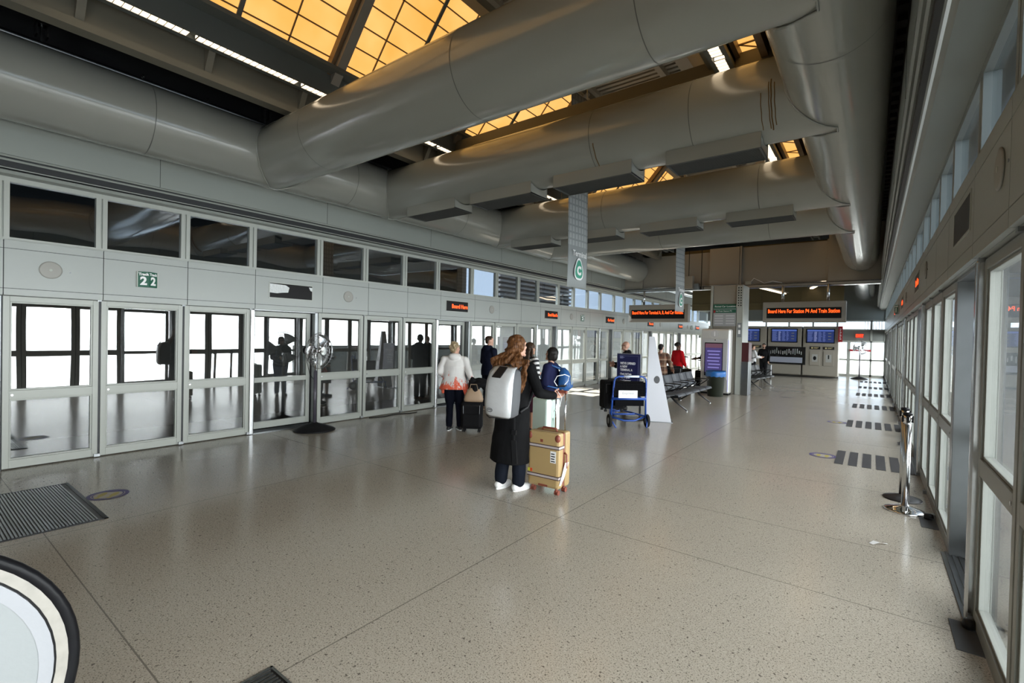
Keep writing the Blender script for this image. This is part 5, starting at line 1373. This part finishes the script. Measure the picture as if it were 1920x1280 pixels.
r = n.new('ShaderNodeValToRGB'); r.color_ramp.elements[0].position = .52; r.color_ramp.elements[0].color = (.72, .70, .68, 1); r.color_ramp.elements[1].position = .60; r.color_ramp.elements[1].color = (.72, .12, .06, 1)
l.new(ad, r.inputs['Fac']); l.new(r.outputs[0], b.inputs['Base Color'])
person('short-haired woman in white blouse with coral print, beside a black suitcase', (-5.74, 5.98, 0), 126, 1.52, SK_L, H_BLD, m, cloth('navy_trousers', (.005, .006, .012)), SH_B,
       ((.29, -.09, 1.12), (.345, -.04, .985), (.25, .1, -.9), (-.3, .9, 0), .8), ((-.28, -.03, 1.13), (-.20, .14, 1.02), (.4, .8, -.2), (0, .2, 1), -.4),
       head=(-38, 0), wf=1.22, hair_fn=hair_curly, hem=.80, flare=.06, hood=True, sleeve=1.16, top_fn=lambda q: (q.cap((.20, -.06, .90), (.235, -.07, .70), .055, .03), q.cap((-.19, -.04, .86), (-.205, -.05, .74), .05, .03)), legs={'R': ((.10, .0, .48), (.12, .02, .085), -25), 'L': ((-.08, .0, .48), (-.085, -.02, .085), 5)})
# 3  man in the navy hooded jacket
person('dark-haired man in navy hooded jacket, between white blouse and coat woman', (-6.74, 8.10, 0), 78, 1.64, SK_L, H_BRN, cloth('navy_hoodie', (.008, .010, .022)), cloth('navy_jean', (.009, .011, .02)), SH_BR,
       FRONT_R, FRONT_L, head=(-25, 0), wf=1.12, hair_fn=hair_crop, hood=True, sleeve=1.12)
# 4  woman in stripes
m = bpy.data.materials.new('stripe_knit'); m.use_nodes = True
n, l = nodes_of(m); b = n['Principled BSDF']; b.inputs['Roughness'].default_value = .85; tc = n.new('ShaderNodeTexCoord'); sp = n.new('ShaderNodeSeparateXYZ'); l.new(tc.outputs['Object'], sp.inputs[0])
zx = math_node(n, l, 'MULTIPLY_ADD', sp.outputs['X'], -.35, sp.outputs['Z'])
fr = math_node(n, l, 'LESS_THAN', math_node(n, l, 'FRACT', math_node(n, l, 'MULTIPLY', zx, 1 / .085)), .5)
mx = n.new('ShaderNodeMixRGB'); mx.inputs['Color1'].default_value = (.012, .012, .015, 1); mx.inputs['Color2'].default_value = (.75, .74, .74, 1); l.new(fr, mx.inputs['Fac']); l.new(mx.outputs[0], b.inputs['Base Color'])
person('long dark-haired woman in black and white stripes, behind the coat woman', (-4.70, 6.76, 0), 70, 1.545, SK_M, H_BRN, m, cloth('plum_skirt', (.03, .008, .014)), SH_BB,
       ((.24, -.01, 1.10), (.22, .10, .90), (0, .2, -1), (-.2, 1, 0)), FRONT_L, hair_fn=hair_long, skirt=True, hem=.86, top_disp=False, sleeve=1.1)
# 5  person with the blue backpack
person('black bob-haired person in navy top and jeans wearing a blue backpack', (-3.90, 6.16, 0), 192, 1.49, SK_M, H_BLK, cloth('navy_sweat', (.012, .014, .045)), cloth('mid_denim', (.055, .10, .22)), SH_BB,
       FRONT_R, FRONT_L, head=(8, 6), wf=1.15, hair_fn=hair_bob, sleeve=1.15, hem=.84)
def small_pack(loc, facing, label, m_, w=.14, z0=.93, z1=1.27, s=1.0):
    o = thing('backpack', label, 'backpack', loc, math.radians(facing - 90)); h = z1 - z0
    q = MB(); q.loft([(0, -.22 * s, z0, w * .75, .05, .7), (0, -.235 * s, z0 + .05, w, .09, .65), (0, -.235 * s, z0 + h * .5, w * .98, .09, .65), (0, -.215 * s, z0 + h * .85, w * .72, .06, .7), (0, -.20 * s, z1, w * .3, .025, .8)], 28); q.build('body', m_, o, smooth=True)
    MB().box(-w * .7, w * .7, -.335 * s, -.25 * s, z0 + .05, z0 + h * .45).build('pocket', m_, o, bevel=.02)
    MB().box(-.012, .012, -.345 * s, -.325 * s, z0 + h * .3, z0 + h * .62).build('zip_pull', M_alu, o)
    for s_ in (-1, 1): MB().tube([(s_ * .04, -.17, z1 - .02), (s_ * .10, -.06, z1 + .035), (s_ * .115, .07, z1 - .0), (s_ * .15, .10, z1 - .15), (s_ * .19, -.02, z0 + .08), (s_ * .12, -.17, z0 + .05)], .012, 8).build('shoulder_strap', m_, o, smooth=True)
    return o
small_pack((-3.90, 6.16, 0), 192, 'blue backpack on the person with black bob hair', mat('blue_nylon', (.010, .07, .22), .45, bump=(30, .15)), w=.135, z0=.84, z1=1.19)
# 6  bald man
def glasses(o, k):
    q = MB()
    for s_ in (-1, 1):
        q.tube([(s_ * .033 + .024 * math.cos(a), .104, 1.59 + .017 * math.sin(a)) for a in [2 * PI * i / 14 for i in range(14)]], .003, 5, closed=True); q.tube([(s_ * .057, .10, 1.595), (s_ * .08, -.01, 1.595)], .003, 5)
    q.tube([(-.01, .106, 1.592), (.01, .106, 1.592)], .003, 5); q.xf(Matrix.Translation((0, 0, 1.47)) @ Matrix.Rotation(math.radians(6), 4, 'X') @ Matrix.Translation((0, 0, -1.47))); q.xf(Matrix.Scale(k, 4)); q.build('glasses', M_black, o)
person('bald man with glasses in black jacket, behind the navy poster stand', (-4.55, 10.38, 0), 205, 1.585, SK_L, H_BLK, cloth('black_jacket', (.010, .010, .011)), cloth('black_trousers', (.010, .010, .012)), SH_BB,
       ((.24, .02, 1.12), (.16, .24, 1.12), (-.1, .9, .2), (0, .2, 1), .3), FRONT_L, head=(0, 6), wf=1.1, hood=True, extra=glasses, sleeve=1.1)
# 7  man in plaid
m = bpy.data.materials.new('brown_plaid'); m.use_nodes = True
n, l = nodes_of(m); b = n['Principled BSDF']; b.inputs['Roughness'].default_value = .85; tc = n.new('ShaderNodeTexCoord'); sp = n.new('ShaderNodeSeparateXYZ'); l.new(tc.outputs['Object'], sp.inputs[0])
def band_(v, per, lo, hi):
    f_ = math_node(n, l, 'FRACT', math_node(n, l, 'MULTIPLY', v, 1 / per)); return math_node(n, l, 'MULTIPLY', math_node(n, l, 'GREATER_THAN', f_, lo), math_node(n, l, 'LESS_THAN', f_, hi))
base_ = (.11, .036, .015)
def layer(prev, fac, col):
    x = n.new('ShaderNodeMixRGB'); x.inputs['Color2'].default_value = (*col, 1)
    if isinstance(prev, tuple): x.inputs['Color1'].default_value = (*prev, 1)
    else: l.new(prev, x.inputs['Color1'])
    l.new(fac, x.inputs['Fac']); return x.outputs[0]
c_ = layer(base_, band_(sp.outputs['Z'], .17, .0, .4), (.05, .022, .012)); c_ = layer(c_, band_(sp.outputs['X'], .16, .1, .45), (.07, .03, .015))
c_ = layer(c_, band_(sp.outputs['Z'], .17, .45, .50), (.45, .33, .23)); c_ = layer(c_, band_(sp.outputs['Z'], .17, .62, .65), (.45, .33, .23)); c_ = layer(c_, band_(sp.outputs['X'], .16, .58, .62), (.45, .33, .23)); c_ = layer(c_, band_(sp.outputs['X'], .16, .72, .745), (.38, .27, .18))
l.new(c_, b.inputs['Base Color'])
person('man in long brown plaid shirt reaching toward a big black bag', (-4.52, 12.62, 0), 118, 1.525, SK_L, H_BLK, m, cloth('tan_trousers', (.13, .08, .055)), SH_BB,
       ((.27, -.04, 1.12), (.36, .02, .90), (.4, .2, -.9), (-.2, .9, 0), .5), DOWN_L, head=(-22, 0), wf=1.08, hair_fn=hair_crop, hem=.66, flare=.02, sleeve=1.15, top_disp=False)
# 8  person in red
person('dark-haired person in red sweater and black trousers, near the far left doors', (-4.80, 14.92, 0), 62, 1.56, SK_D, H_BLK, cloth('red_knit', (.36, .006, .010)), cloth('black_trousers', (.010, .010, .012)), SH_BB,
       ((.24, .0, 1.10), (.20, .14, .93), (0, .5, -.8), (-.2, .9, .3), .5), ((-.24, .0, 1.10), (-.20, .14, .93), (0, .5, -.8), (.2, .9, .3), -.5), head=(-12, 0), hair_fn=hair_puff, sleeve=1.1)
# 9  person partly behind the kiosk
person('person in dark clothes half hidden by the kiosk, holding a case handle', (-4.62, 17.2, 0), 205, 1.56, SK_D, H_BLK, cloth('black_top', (.012, .012, .013)), cloth('black_trousers', (.010, .010, .012)), SH_BB,
       ((.24, .08, 1.13), (.20, .30, 1.06), (-.1, 1, 0), (0, .2, 1), .6), ((-.22, .06, 1.13), (-.16, .30, 1.10), (.1, 1, 0), (0, .2, 1), -.6), hair_fn=hair_crop, bare=True)
# 10 and 11  two men talking far away
person('man in white shirt with dark backpack straps, talking near the service wall', (-4.08, 22.6, 0), 40, 1.50, SK_L, H_BRN, cloth('white_shirt', (.62, .62, .64)), cloth('black_trousers', (.010, .010, .012)), SH_BB,
       ((.22, .06, 1.13), (.14, .32, 1.10), (0, 1, 0), (-.5, 0, .8), .3), ((-.20, .1, 1.12), (-.05, .34, 1.06), (.3, .9, 0), (0, 0, 1), -.3), hair_fn=hair_crop, vox=.011)
small_pack((-4.08, 22.6, 0), 40, 'slim dark backpack on the far man in white shirt', M_fab, w=.11, z0=.86, z1=1.21, s=.8)
person('bearded man in dark jacket facing the camera by the far service wall', (-3.80, 23.42, 0), 262, 1.56, SK_M, H_BLK, cloth('black_jacket', (.010, .010, .011)), cloth('black_trousers', (.010, .010, .012)), SH_BB,
       FRONT_R, DOWN_L, hair_fn=lambda hb: (hair_crop(hb), hb.ell((0, .06, 1.50), (.045, .038, .038))), wf=1.05, vox=.011)
